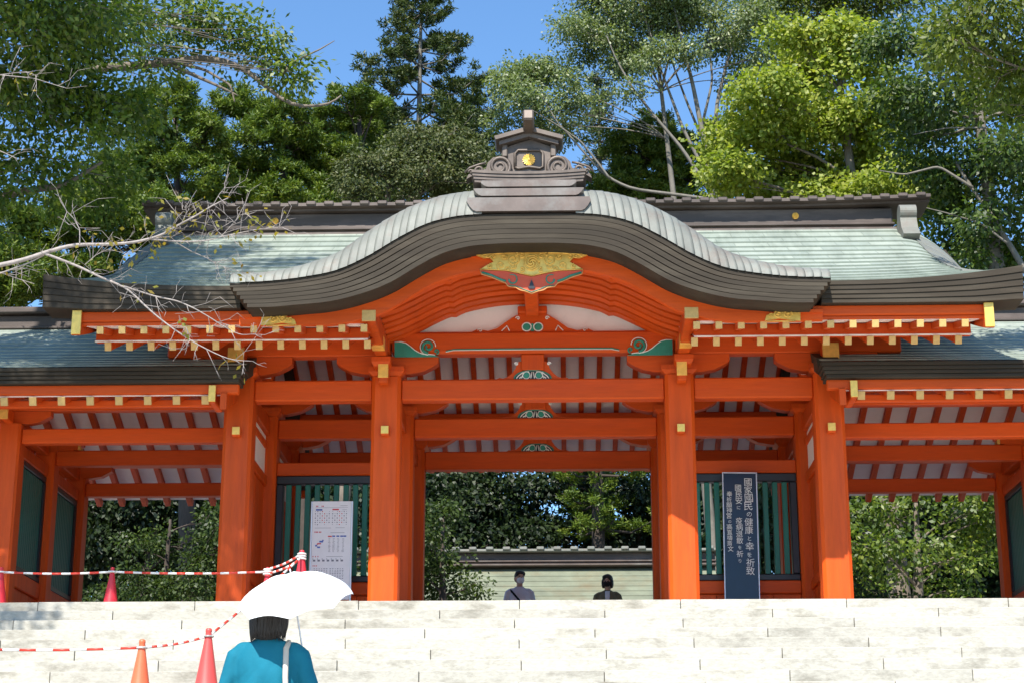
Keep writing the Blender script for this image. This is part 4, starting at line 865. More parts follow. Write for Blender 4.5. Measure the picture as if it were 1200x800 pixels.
# ginkgo and the trees on the right
tree('ginkgo_tree', 'bright yellow-green ginkgo behind the right half of the roof', 'tree', (6.6, 11), [(x, y, a, b, 34.5 + rng.uniform(-1.3, 1.3)) for x, y, a, b in
     ((900, 112, 44, 30), (950, 82, 46, 30), (1000, 75, 42, 30), (880, 160, 46, 32), (940, 150, 54, 34), (1000, 140, 52, 34), (858, 205, 40, 26), (920, 205, 48, 30), (980, 200, 52, 30), (1035, 190, 38, 30), (1038, 130, 36, 32), (930, 50, 32, 18), (985, 40, 36, 22), (1045, 215, 34, 22), (845, 185, 20, 20), (1080, 215, 34, 24), (890, 240, 50, 24), (960, 240, 60, 24), (1030, 240, 50, 24), (1080, 245, 40, 24))], 'ginkgo', 'bark', .24, cover=1.1, dens=1.05)
tree('oak_tree', 'mid-green broadleaf rising above the ginkgo crown', 'tree', (7.4, 19), [(905, 25, 42, 26, 41), (950, 5, 46, 26, 41), (1010, 12, 44, 28, 41), (1060, 0, 44, 28, 41), (900, -15, 44, 26, 41), (975, 40, 36, 20, 41), (1000, -25, 60, 24, 41), (880, 70, 26, 18, 41)], 'olive', 'bark', .25, cover=.9)
tree('maple_tree', 'dark green maple with pale trunk beside the right roof corner', 'tree', tuple(atD(1180, 320, 31)[:2]), [(x, y, a, b, 31 + rng.uniform(-1.5, 1.5)) for x, y, a, b in
     ((1062, 60, 40, 28), (1062, 118, 36, 26), (1095, 30, 40, 28), (1105, 92, 42, 28), (1100, 160, 44, 30), (1150, 135, 44, 30), (1090, 205, 38, 26), (1142, 205, 42, 28), (1185, 185, 40, 30), (1130, 255, 42, 28), (1180, 255, 40, 28), (1150, 300, 34, 22), (1195, 305, 36, 24), (1230, 230, 50, 50), (1230, 120, 50, 50), (1120, 295, 30, 18))], 'maple', 'barkpale', .24, cover=.9,
     extra=[limb([(1215, 340), (1185, 290), (1160, 250), (1135, 215), (1120, 190)], 30.5, .06, .025), limb([(1180, 285), (1150, 262), (1110, 250), (1070, 240)], 30, .022, .006), limb([(1190, 180), (1160, 150), (1110, 150), (1070, 158)], 30, .022, .006), limb([(1140, 220), (1100, 195), (1060, 205), (1030, 200)], 30.2, .03, .008)])
tree('overhanging_tree', 'yellowish soft foliage hanging in from beside the right wing', 'tree', (9.2, .5 - 1.2), [(1150, 35, 46, 36, 21), (1195, 75, 46, 40, 21.5), (1130, 5, 40, 26, 21), (1185, 5, 50, 36, 21), (1200, 130, 36, 30, 22), (1160, 90, 32, 26, 22), (1250, 60, 70, 60, 21.5), (1110, 55, 24, 22, 21)], 'olive', 'bark', .2, dens=.8, cover=.8)
# woodland seen through the openings
def low(name, label, cat, base, lobes, style, D, dens=1.0, bark='barkdark', tr=.12, **k): return tree(name, label, cat, base, [(x, y, a, b, D + rng.uniform(-.7, .7)) for x, y, a, b in lobes], style, bark, tr, dens, **k)
low('leafy_bush', 'sunlit leafy bush seen through the left wing opening', 'bush', tuple(atD(190, 700, 34)[:2]), [(215, 640, 40, 28), (165, 685, 40, 24), (240, 612, 26, 20), (245, 670, 34, 30), (200, 705, 54, 26), (270, 640, 26, 36), (160, 640, 22, 16), (120, 705, 30, 18)], 'bush', 34, cover=.7)
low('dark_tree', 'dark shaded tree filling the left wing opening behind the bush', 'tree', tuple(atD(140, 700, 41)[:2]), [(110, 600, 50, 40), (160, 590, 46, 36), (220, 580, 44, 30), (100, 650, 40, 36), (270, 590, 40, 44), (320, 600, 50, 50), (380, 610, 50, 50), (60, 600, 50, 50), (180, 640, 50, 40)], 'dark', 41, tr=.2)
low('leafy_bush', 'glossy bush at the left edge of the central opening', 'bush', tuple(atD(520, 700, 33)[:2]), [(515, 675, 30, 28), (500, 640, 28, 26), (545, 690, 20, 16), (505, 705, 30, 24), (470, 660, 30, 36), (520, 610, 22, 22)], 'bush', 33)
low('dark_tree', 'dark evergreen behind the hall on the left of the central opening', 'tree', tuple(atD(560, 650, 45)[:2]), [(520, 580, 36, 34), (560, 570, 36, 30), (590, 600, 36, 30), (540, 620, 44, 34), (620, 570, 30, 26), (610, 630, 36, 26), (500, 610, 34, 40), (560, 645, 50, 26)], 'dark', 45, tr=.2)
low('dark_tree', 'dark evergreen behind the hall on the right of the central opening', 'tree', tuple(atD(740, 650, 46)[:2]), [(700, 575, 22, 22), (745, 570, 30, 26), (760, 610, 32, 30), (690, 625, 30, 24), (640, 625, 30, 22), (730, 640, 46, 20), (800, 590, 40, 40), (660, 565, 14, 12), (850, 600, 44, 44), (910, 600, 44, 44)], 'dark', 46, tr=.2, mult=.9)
for x, D, r, lb in ((702, 44, .13, 'straight dark cedar trunk behind the hall roof'), (688, 47, .07, 'thin pale trunk beside the dark cedar trunk behind the hall')):
    b = atD(x, 660, D); b = (b[0], b[1]); conifer('cedar_tree', lb, b, 12.0, 'cedar', 'barkdark' if r > .1 else 'barkpale', 1.4, 5.0, dens=.7, step=.6)
low('maple_tree', 'sunlit green maple seen through the right wing opening', 'tree', tuple(atD(1075, 700, 33)[:2]), [(1030, 600, 38, 28), (1080, 595, 42, 28), (1130, 600, 42, 28), (1035, 650, 36, 26), (1155, 640, 34, 30), (1110, 650, 34, 24), (1010, 690, 30, 22), (1180, 600, 40, 34), (990, 630, 30, 34), (1120, 690, 30, 18)], 'maple', 33, bark='bark', tr=.16, lm='zelkova', cover=.42)
low('leafy_bush', 'low bush under the maple in the right wing opening', 'bush', tuple(atD(1010, 720, 30)[:2]), [(1010, 705, 26, 18), (1040, 712, 26, 16), (985, 700, 26, 22)], 'bush', 30)
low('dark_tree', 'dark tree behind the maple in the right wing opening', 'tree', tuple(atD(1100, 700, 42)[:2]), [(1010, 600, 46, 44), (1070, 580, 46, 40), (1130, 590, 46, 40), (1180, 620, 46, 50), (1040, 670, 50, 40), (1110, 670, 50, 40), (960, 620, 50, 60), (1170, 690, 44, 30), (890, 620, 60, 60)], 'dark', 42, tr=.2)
# far wood closing the view
for k, (x, D) in enumerate(((60, 58), (200, 62), (330, 66), (450, 60), (850, 62), (960, 60), (1080, 58), (1200, 62))):
    b = atD(x, 600, D); hgt = (11, 13.5, 13.5, 10.5, 13, 14.5, 15, 14)[k]
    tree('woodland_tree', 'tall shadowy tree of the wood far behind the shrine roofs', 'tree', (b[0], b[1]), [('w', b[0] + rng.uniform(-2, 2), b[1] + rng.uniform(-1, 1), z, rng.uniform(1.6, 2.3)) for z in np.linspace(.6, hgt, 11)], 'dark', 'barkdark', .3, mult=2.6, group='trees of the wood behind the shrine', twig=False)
# bare branches of a cherry in front of the left wing
CH = 14.0; Z8 = lambda L: [(x / 3.477, 200 + y / 3.477) for x, y in L]
mains = [(Z8([(-700, 560), (-300, 450), (0, 385), (100, 365), (180, 335), (260, 312), (325, 300), (430, 303), (540, 295), (590, 283), (660, 265), (720, 225), (800, 185), (860, 145), (930, 112)]), .032, .005),
 (Z8([(180, 338), (240, 360), (330, 395), (420, 440), (500, 470), (540, 500), (600, 560), (660, 610), (720, 655), (800, 705), (880, 745), (940, 770), (1030, 775)]), .017, .003),
 (Z8([(500, 470), (560, 490), (640, 515), (720, 530), (790, 560), (850, 595), (920, 640), (980, 670), (1040, 665)]), .012, .003),
 (Z8([(610, 280), (700, 288), (780, 290), (850, 285), (900, 270), (960, 258), (1043, 240), (1100, 235), (1150, 232)]), .011, .003),
 (Z8([(720, 295), (780, 330), (840, 355), (900, 390), (960, 405), (1020, 435)]), .006, .002), (Z8([(325, 300), (325, 240), (300, 195), (270, 165)]), .008, .003), (Z8([(870, 138), (895, 95), (918, 68)]), .004, .002),
 (Z8([(0, 415), (70, 440), (140, 462)]), .007, .003), (Z8([(345, 385), (390, 345), (440, 320), (520, 340)]), .006, .002), (Z8([(900, 270), (960, 205), (985, 160)]), .005, .002), (Z8([(960, 215), (915, 175)]), .004, .002), (Z8([(740, 215), (760, 170), (755, 140)]), .004, .002), (Z8([(0, 420), (120, 375), (180, 345)]), .012, .008),
 ([(-60, 84), (0, 88), (40, 92), (75, 103)], .010, .003), ([(0, 88), (30, 84), (45, 90)], .006, .002), ([(-40, 170), (0, 177), (22, 187)], .009, .003), ([(640 / 2.963 + 0, 180 + 590 / 2.963), (660 / 2.963, 180 + 640 / 2.963), (600 / 2.963, 180 + 720 / 2.963)], .004, .002)]
cb = np.array((-11.5, -8.5, ground_z(-11.5, -8.5) - .05)); cherry = thing('cherry_tree', cb, 'bare pale cherry branches with few yellow leaves reaching across the left roof', 'tree')
W_ = []; lv = []
for k, (pts, r0, r1) in enumerate(mains):
    Q, r = limb(pts, CH + .25 * math.sin(k * 2.1) * (k > 2), r0 * .68, r1 * .8, 30); W_.append((Q, r)); nt = int(len(pts) * 2.6)
    if k in (0,): joint = Q[0]
    for q in range(nt):
        i = rng.integers(5 if k == 0 else 2, 30); 
        if pts[0][0] + (pts[-1][0] - pts[0][0]) * i / 30 < 30 and k == 0: continue
        d = Q[min(29, i + 1)] - Q[i - 1]; d /= np.linalg.norm(d) + 1e-9; dr = d * .8 + rng.normal(0, .75, 3) * np.array((1, .6, 1)); dr /= np.linalg.norm(dr); Lq = rng.uniform(.06, .24)
        m_ = Q[i] + dr * Lq * .5 + rng.normal(0, .012, 3); e = Q[i] + dr * Lq + np.array((0, 0, Lq * .15)); W_.append((np.array([Q[i], m_, e]), (.0028, .0021, .0013)))
        for _ in range(2): g_ = e if _ else m_; e2 = g_ + (dr + rng.normal(0, .6, 3)) * Lq * .35; W_.append((np.array([g_, (g_ + e2) / 2, e2]), (.0017, .0014, .001)))
        if rng.random() < (.30 if k in (0, 3, 8) else .05): lv += [e, m_]
tp = joint + np.array((-1.2, -.3, 1.6)); W_.append((wob(bez(cb, cb + np.array((.2, .1, 2.5)), joint + np.array((-2.2, 0, -1.2)), tp, 12), .04), np.linspace(.2, .1, 12)))
W_.append((bez(tp + np.array((-1.0, 0, -1.8)), tp + np.array((-.6, 0, -1.6)), joint + np.array((-.6, 0, -.1)), joint, 8), np.linspace(.09, .033, 8)))
for q in range(5): e = tp + np.array((rng.uniform(-2.5, .3), rng.uniform(-1.5, 1.5), rng.uniform(1.5, 3))); W_.append((bez(tp, tp + (e - tp) * .3 + np.array((0, 0, .5)), e - np.array((0, 0, .3)), e, 8), np.linspace(.07, .01, 8)))
j0 = joint + np.array((-.5, 0, .0))
for a, b in ((13, -1), (15, -1)): W_.append((bez(tp, tp + np.array((.6, 0, .2)), W_[0][0][0], W_[0][0][0], 4) * 0 + np.linspace(tp, limb(mains[a][0], CH, .01, .01, 30)[0][0], 4), np.linspace(.03, .011, 4)))
V = []; F = []
for P, r in W_: a, f = tube_geo(P, r, 6 if np.max(r) > .01 else 4, len(V)); V += a; F += f
add('trunk', mk('trunk', np.array(V) - cb, F, 'barkwhite', True), cherry, cb)
C, Dv, Nv, L, Wd = foliage(lv, 'rust'); add('leaves', leaf_mesh('leaves', C - cb, Dv, Nv, L, Wd, LM['rust']), cherry, cb)
# ================================================================ signs
def text_mesh(chars, size):
    c = bpy.data.curves.new('lettering', 'FONT'); c.body = chars; c.size = size; c.align_x = 'CENTER'; c.align_y = 'CENTER'; c.extrude = .0008; c.resolution_u = 3; c.offset = 0.0
    o = bpy.data.objects.new('lettering', c); COL.objects.link(o); dg = bpy.context.evaluated_depsgraph_get(); me = bpy.data.meshes.new_from_object(o.evaluated_get(dg)); bpy.data.objects.remove(o); bpy.data.curves.remove(c); return me
M['navy'] = mat('navy_lacquer', (0.003, 0.009, 0.028), .3, var=.15); M['alu'] = mat('aluminium', (.62, .63, .66), .4, metal=.5, var=.05); M['chalk'] = mat('white_brush_paint', (.70, .69, .64), .7, var=.25, scale=30)
pt = atY(864, 553, 1.78); pb = atY(872.5, 703, 1.70); bc = (np.array(pt) + np.array(pb)) / 2; bh = pt[2] - pb[2]; bw = .475; roll = math.atan2(pb[0] - pt[0], bh); lean = -math.atan2(.08, bh)
board = add('calligraphy_board', None, None, (pb[0], pb[1] + .02, 0), None, 'tall navy board with white brush calligraphy standing before the right lattice', 'sign')
rt_ = (lean, roll, 0); Rm = Euler(rt_).to_matrix()
def on_board(u, v, w=0.0): return tuple(Vector(bc) + Rm @ Vector((u, w, v)))
V, F = cbox_geo(bw - .03, .02, bh - .03, .003); add('panel', fixn(mk('panel', V, F, 'navy')), board, on_board(0, 0), rt_)
for (u, v, a, b_) in ((-bw / 2 + .008, 0, .016, bh), (bw / 2 - .008, 0, .016, bh), (0, bh / 2 - .008, bw - .034, .016), (0, -bh / 2 + .008, bw - .034, .016)):
    V, F = cbox_geo(a, .034, b_, .003); add('frame_bar', fixn(mk('frame_bar', V, F, 'alu')), board, on_board(u, v, -.003), rt_)
for u in (-.17, .17): 
    p = on_board(u, -bh / 2, .02); add('leg', fixn(mk('leg', *tube_geo([(p[0], p[1], p[2] + .3), (p[0], p[1] + .06, 0)], .014, 8), 'alu')), board)
for u, v0, pitch, size, txt in ((.115, .74, .112, .135, '國家國民の健康と幸を祈致'), (-.02, .66, .092, .108, '國民安に　疫病退散を祈り'), (-.15, .57, .076, .086, '奉祈願神宮の高直禱斎文')):
    for k, ch in enumerate(txt):
        if ch == '　': continue
        sz = .92 * size * (.62 if ch in 'のとをにり' else 1) * random.uniform(.92, 1.06); me = text_mesh(ch, sz); me.materials.append(M['chalk'])
        add('character', me, board, on_board(u + random.uniform(-.008, .008), v0 - pitch * k, -.0125), (math.pi / 2 + lean, roll + random.uniform(-.05, .05), 0))
M['paper'] = mat('white_panel', (.70, .70, .72), .5, var=.04); M['pred'] = mat('red_print', (.55, .06, .07), .6); M['pblue'] = mat('blue_print', (.05, .10, .38), .6); M['pgrey'] = mat('grey_print', (.16, .16, .2), .6)
a = atY(367, 587, 1.2); b = atY(412, 587, 1.2); cw = b[0] - a[0]; ctop = a[2]; chh = 1.32; cc = ((a[0] + b[0]) / 2, 1.2, ctop - chh / 2)
cal = add('notice_stand', None, None, (cc[0], 1.25, 0), None, 'white notice stand with calendar tables printed in red and blue', 'sign')
V, F = cbox_geo(cw, .025, chh, .004); add('panel', fixn(mk('panel', V, F, 'paper')), cal, cc)
for u in (-1, 1):
    V, F = cbox_geo(.022, .04, ctop, .004); add('leg', fixn(mk('leg', V, F, 'alu')), cal, (cc[0] + u * (cw / 2 + .012), 1.205, ctop / 2))
    V, F = cbox_geo(.03, .45, .025, .004); add('foot', fixn(mk('foot', V, F, 'alu')), cal, (cc[0] + u * (cw / 2 + .012), 1.25, .013))
def zc(x, y): return (cc[0] - cw / 2 + (x - 100) / 470 * cw, ctop - (y - 75) / 470 * cw * .985)     # zoom pixels on the notice
PR = {'pred': [], 'pblue': [], 'pgrey': []}
def mark(col, x, y, w, h): u, z = zc(x, y); PR[col].append((u, z, w / 470 * cw, h / 470 * cw))
for x in (145, 160, 212, 228): mark('pred', x, 138, 11, 16)
for x in np.arange(440, 525, 9): mark('pgrey', x, 132, 6, 6)
mark('pgrey', 330, 156, 400, 3)
mark('pblue', 178, 183, 80, 20); mark('pred', 380, 180, 80, 18); mark('pgrey', 490, 183, 60, 4)
for bx_ in (135, 345):
    for r_ in range(7):
        for q in range(7):
            if r_ in (0, 6) and rng.random() < .3: continue
            c_ = 'pred' if q in (3, 4) and (r_ + q) % 2 else 'pgrey'; mark(c_, bx_ + 28 * q, 205 + 27 * r_, 13 if (r_ + q) % 2 else 8, 13 if (r_ + q) % 2 else 7)
mark('pgrey', 230, 410, 200, 4); mark('pgrey', 440, 408, 110, 4)
for x in (135, 152, 168, 190, 206): mark('pred', x, 462, 11, 18)
mark('pgrey', 410, 470, 170, 5)
for x, y, w, h, c_ in ((215, 580, 46, 20, 'pblue'), (190, 605, 46, 16, 'pred'), (155, 630, 26, 20, 'pblue'), (185, 650, 36, 20, 'pblue'), (235, 565, 16, 16, 'pblue'), (170, 612, 20, 12, 'pred')): mark(c_, x, y, w, h)
mark('pred', 318, 515, 48, 16)
for x in (365, 415, 462, 500): mark('pblue', x, 513, 36, 18)
for r_ in range(11):
    for x in (315, 365, 420, 480): mark('pgrey', x + rng.uniform(-3, 3), 545 + 16 * r_, rng.uniform(14, 30), 5)
for x in (120, 150, 180): mark('pred', x, 765, 11, 16)
mark('pgrey', 380, 765, 200, 4)
for q in range(7): mark('pgrey', 135 + 56 * q, 815, 30, 22); mark('pgrey', 120 + 56 * q, 795, 10, 10)
for x in (125, 145, 165): mark('pred', x, 880, 11, 14)
for r_ in range(7):
    for q in range(12): mark('pgrey', 140 + 30 * q + (14 if q > 5 else 0), 915 + 20 * r_, rng.uniform(8, 22), 7)
for c_, L in PR.items():
    V = []; F = []
    for u, z, w, h in L: n0 = len(V); V += [(u - w / 2, 1.1862, z - h / 2), (u + w / 2, 1.1862, z - h / 2), (u + w / 2, 1.1862, z + h / 2), (u - w / 2, 1.1862, z + h / 2)]; F.append([n0, n0 + 1, n0 + 2, n0 + 3])
    add({'pred': 'red_print', 'pblue': 'blue_print', 'pgrey': 'grey_print'}[c_], mk('print', V, F, c_), cal, kind='stuff')

# ================================================================ cones and striped bars
def plast(n, c): return mat(n, c, .45, var=.06, scale=4, dirt=tuple(np.array(c) * .6), dirt_amt=.4, dirt_scale=8)
M['cone_red'] = plast('red_cone_plastic', (.62, .03, .045)); M['cone_orange'] = plast('orange_cone_plastic', (.72, .13, .05)); M['cone_pink'] = plast('sunlit_red_cone_plastic', (.60, .07, .06))  # pinker red has sunlight's washed-out look put into its colour
M['bar_red'] = mat('red_bar_stripe', (.62, .05, .03), .4, var=.08); M['bar_white'] = mat('white_bar_stripe', (.72, .72, .70), .4, var=.06)
NECK = {}
def cone(x, Y, z, h, m, label):
    t = thing('traffic_cone', (x, Y, z), label, 'cone', 'traffic cones along the barrier'); k = h / .7
    V, F = lathe_geo([(r * k, q * k) for r, q in ((.135, .028), (.128, .05), (.034, .62), (.031, .66), (.034, .665), (.032, .69), (.02, .70), (.004, .702))], 24); add('cone_body', mk('cone_body', V, F, m, True), t, (x, Y, z))
    V, F = cbox_geo(.34 * k, .32 * k, .03 * k, .012); add('cone_base', fixn(mk('cone_base', V, F, m)), t, (x, Y, z + .015 * k)); return np.array((x, Y, z + .615 * k))
def step_z(Y): return 0 if Y > EDGE else -RISE * math.ceil((EDGE - Y) / TREAD)
def stair_spot(px, py, h):
    best = min(range(1, NUP), key=lambda k: abs(atY(px, py, EDGE - TREAD * k + .19)[2] + RISE * k - h)); Y = EDGE - TREAD * best + .19
    return atY(px, py, Y)[0], Y, -RISE * best
n0 = atY(2, 664, -.5); hC = n0[2]
kL = cone(n0[0], -.5, 0, hC, 'cone_red', 'red cone at the lattice wall of the left wing'); p = atY(132, 664, -.5); kC = cone(p[0], -.5, 0, p[2], 'cone_red', 'red cone standing alone in the left wing opening')
p = atY(314, 664, -.5); kD = cone(p[0], -.5, 0, p[2], 'cone_red', 'red cone just right of the gate outer left column'); p = atY(354, 644, -.85); kE = cone(p[0], -.85, 0, p[2], 'cone_red', 'red cone beside the white notice stand at the top step')
A_ = stair_spot(167, 747, .7); kA = cone(*A_, .7, 'cone_orange', 'orange cone on the stairs where the level bar ends'); B_ = stair_spot(245, 732, .7); kB = cone(*B_, .7, 'cone_pink', 'pinkish red cone on the stairs beside the woman with the parasol')
def bar(a, b, label, nst, flip=0, r=.0135, dz=0):
    a = np.array(a) + (0, 0, dz); b = np.array(b) + (0, 0, dz); d = (b - a); L = np.linalg.norm(d); d /= L; a2 = a + d * .045; b2 = b - d * .045; t = thing('barrier_bar', tuple((a + b) / 2), label, 'barrier bar', 'striped bars between the cones'); org = tuple((a + b) / 2)
    for k in range(nst):
        u0, u1 = k / nst, (k + 1) / nst; red = (k + flip) % 2; P = np.linspace(a2 + (b2 - a2) * u0, a2 + (b2 - a2) * u1, 3); P[:, 2] -= .02 * np.sin(np.pi * np.linspace(u0, u1, 3))
        add('stripe', mk('stripe', np.array(tube_geo(P, r, 10)[0]) - org, tube_geo(P, r, 10)[1], 'bar_red' if red else 'bar_white', True), t, org)
    for c in (a, b):
        P = [(c[0] + .047 * math.cos(q), c[1] + .047 * math.sin(q), c[2] - .0) for q in np.linspace(0, 2 * math.pi, 20)]; V, F = tube_geo(P, .011, 6); add('end_ring', mk('end_ring', np.array(V) - org, F, 'bar_white', True), t, org)
bar(kL, kC, 'striped bar crossing in front of the left wing lattice wall', 11); bar(kC, kD, 'striped bar crossing the left wing opening and outer column', 17, dz=.002); bar(kD, kE, 'upper striped bar slanting up to the cone by the notice stand', 9, dz=.03); bar(kD + (.0, -.02, -.03), kE + (0, 0, -.03), 'lower striped bar slanting up to the cone by the notice stand', 9, 1)
F_ = stair_spot(-60, 750, .7); kF = cone(*F_, .7, 'cone_orange', 'orange cone farthest along the stairs from the woman'); bar(kF, kA, 'level striped bar on the stairs ending at the orange cone', 11, 1); bar(kA, kB, 'short striped bar climbing from the orange cone to the pinkish red cone', 11); bar(kB, kE, 'long striped bar climbing the stairs behind the white parasol', 23, dz=.0)

# ================================================================ people
def ell(c, r, n=14, m=10):
    V = [(c[0] + r[0] * math.sin(t) * math.cos(p), c[1] + r[1] * math.sin(t) * math.sin(p), c[2] + r[2] * math.cos(t)) for t in np.linspace(.02, math.pi - .02, m) for p in np.linspace(0, 2 * math.pi, n, endpoint=False)]
    F = [[i * n + k, (i + 1) * n + k, (i + 1) * n + (k + 1) % n, i * n + (k + 1) % n] for i in range(m - 1) for k in range(n)] + [list(range(n)), list(range(m * n - 1, (m - 1) * n - 1, -1))]; return V, F
def loft(rings, n=20):                 # (cx, cy, cz, rx, ry)
    V = []; F = []; m = len(rings)
    for cx, cy, cz, rx_, ry_ in rings:
        for k in range(n): a = 2 * math.pi * k / n; ca, sa = math.cos(a), math.sin(a); V.append((cx + rx_ * math.copysign(abs(ca) ** .85, ca), cy + ry_ * math.copysign(abs(sa) ** .85, sa), cz))
    for i in range(m - 1):
        for k in range(n): F.append([i * n + k, i * n + (k + 1) % n, (i + 1) * n + (k + 1) % n, (i + 1) * n + k])
    F += [list(range(n))[::-1], list(range((m - 1) * n, m * n))]; return V, F
def fuse(name, geos, m, voxel=.01, it=4):
    V = []; F = []
    for v, f in geos: n0 = len(V); V += [tuple(q) for q in v]; F += [[i + n0 for i in q] for q in f]
    o = bpy.data.objects.new('tmp', fixn(mk('tmp', V, F, m))); COL.objects.link(o); md = o.modifiers.new('r', 'REMESH'); md.mode = 'VOXEL'; md.voxel_size = voxel; ms = o.modifiers.new('s', 'SMOOTH'); ms.iterations = it; ms.factor = .5
    dg = bpy.context.evaluated_depsgraph_get(); me = bpy.data.meshes.new_from_object(o.evaluated_get(dg)); me.name = name; bpy.data.objects.remove(o)
    me.materials.clear(); me.materials.append(M[m]); me.polygons.foreach_set('use_smooth', [True] * len(me.polygons)); return me
M['skin'] = mat('skin', (.50, .29, .20), .55, var=.06, scale=5); M['hair'] = mat('black_hair', (.016, .012, .010), .55, var=.3, scale=30, stretch=(1, 1, .06), bump=.8, bscale=90)
def cloth(n, c, b=.5): return mat(n, c, .85, var=.08, scale=5, bump=b, bscale=9, spec=.2)
def tb(pts, r, n=10): return tube_geo(pts, r, n)
def hand(w, d, up_, side, curl=.5):     # palm plus five bent fingers; w wrist, d direction, up_ back of hand, side thumb side
    w, d, up_, side = (np.array(q, float) for q in (w, d, up_, side)); G = [ell(tuple(w + d * .045), (.034, .034, .034)), loft([(*(w + d * .0), .022, .018), (*(w + d * .001), .022, .018)])] if 0 else [tb([w - d * .01, w + d * .04, w + d * .085], (.024, .033, .030))]
    for k, (o, L) in enumerate(((.027, .068), (.009, .076), (-.009, .072), (-.026, .056))):
        a = w + d * .08 + side * o; b_ = a + d * L * .5 - up_ * L * .15 * curl * 2; c = b_ + d * L * .35 * (1 - curl) - up_ * L * .5 * curl; G.append(tb([a - d * .02, a, b_, c], (.0095, .0095, .0085, .0075), 8))
    a = w + d * .03 + side * .026; G.append(tb([a - side * .01, a + side * .022 + d * .022, a + side * .03 + d * .05 - up_ * .015], (.012, .0105, .009), 8)); return G
def person(loc, ang, H, label, top, legs_c, hair, armL, armR, mask=None, inner=None, open_front=False, turn=0.0, sleeve=.5, build=1.0, group=None):
    """figure facing -y before rotation, about 1.7 m tall then scaled; armL / armR: elbow, wrist points (x outward for each side)"""
    k = H / 1.7; rt = add('person', None, None, loc, (0, 0, ang), label, 'person', group)
    def put(name, me, parent=rt, **kw):
        me.transform(Matrix.Scale(k, 4)); return add(name, me, parent, loc, (0, 0, ang), **kw)
    B = build; sh = (.170 * B, 0, 1.362); G = []
    hc = np.array((0, -.005, 1.59)); c_, s_ = math.cos(turn), math.sin(turn)
    def hd(p): p = np.array(p) - hc; return (hc[0] + c_ * p[0] - s_ * p[1], hc[1] + s_ * p[0] + c_ * p[1], hc[2] + p[2])
    def hell(c, r): V, F = ell(c, r, 18, 14); return [hd(v) for v in V], F
    G += [hell((0, .005, 1.605), (.074, .092, .098)), hell((0, -.025, 1.54), (.056, .062, .065)), hell((0, -.05, 1.505), (.03, .03, .022)), hell((0, -.098, 1.572), (.013, .016, .022)), hell((0, -.088, 1.598), (.010, .012, .03)), hell((-.076, .008, 1.578), (.010, .018, .03)), hell((.076, .008, 1.578), (.010, .018, .03)), hell((0, -.082, 1.525), (.024, .012, .010))]
    G += [tb([(0, .012, 1.36), (0, .008, 1.44), (0, -.005, 1.53)], (.062, .052, .05), 14), loft([(0, 0, .90, .155 * B, .105), (0, 0, 1.02, .135 * B, .095), (0, .0, 1.2, .155 * B, .105), (0, .005, 1.31, .150, .085), (0, .01, 1.38, .10, .06)])]
    ARM = {}
    for s, arm in ((-1, armL), (1, armR)):
        sp_ = np.array((s * sh[0], .005, sh[2])); el = np.array((s * arm[0][0], arm[0][1], arm[0][2])); wr = np.array((s * arm[1][0], arm[1][1], arm[1][2])); ARM[s] = (sp_, el, wr)
        G += [tb([sp_ - (s * .05, 0, 0), sp_, (sp_ + el) / 2, el, (el + wr) / 2, wr], (.04, .045, .043, .039, .036, .026), 12)]
        d = wr - el; d /= np.linalg.norm(d); sd = np.cross(d, (0, 0, 1.0)); sd = np.array((-s * .3, -.95, 0)) if np.linalg.norm(sd) < .5 else sd * -s; sd /= np.linalg.norm(sd); G += hand(wr, d, np.cross(sd, d) * s, sd)
    for s in (-1, 1):
        G += [tb([(s * .085, 0, .92), (s * .09, 0, .75), (s * .09, -.01, .5), (s * .09, .01, .28), (s * .09, .02, .08)], (.10, .088, .06, .052, .038), 14), loft([(s * .095, -.03, .0, .045, .12), (s * .095, -.03, .05, .042, .11), (s * .093, .0, .10, .038, .05)])]
    put('body', fuse('body', G, 'skin', .0085, 3))
    # eyes and brows
    for s in (-1, 1):
        V, F = ell((s * .031, -.0805, 1.603), (.012, .006, .006), 10, 8); put('eye', mk('eye', [hd(v) for v in V], F, 'black', True)); V, F = tb([hd((s * .016, -.088, 1.622)), hd((s * .032, -.090, 1.626)), hd((s * .05, -.080, 1.620))], (.003, .004, .002), 6); put('eyebrow', mk('eyebrow', V, F, 'hair'))
    # shirt with sleeves
    T = [loft([(0, 0, .84, .198 * B, .145), (0, 0, .95, .188 * B, .135), (0, 0, 1.08, .165 * B, .118), (0, 0, 1.22, .178 * B, .122), (0, .003, 1.31, .182 * B, .112), (0, .008, 1.37, .150 * B, .095), (0, .01, 1.405, .112 * B, .08), (0, .012, 1.445, .068, .064)], 28)]
    for s in (-1, 1):
        sp_, el, wr = ARM[s]; e2 = sp_ + (el - sp_) * min(1, sleeve * 2); P = [sp_ - (s * .085, 0, -.035), sp_ - (s * .03, 0, -.012), sp_ + (s * .012, 0, -.02), (sp_ + e2) / 2, e2]; r_ = [.03, .052, .062, .062, .060]
        if sleeve > .5: P.append(el + (wr - el) * (sleeve - .5) * 2); r_[-1] = .056; r_.append(.046)
        T.append(tb(P, r_, 14))
    sm = fuse('shirt', T, top, .011, 5); nv = len(sm.vertices); co = np.empty(nv * 3); sm.vertices.foreach_get('co', co); co = co.reshape(-1, 3); no = np.array([v.normal[:] for v in sm.vertices]); fd = np.zeros(nv)
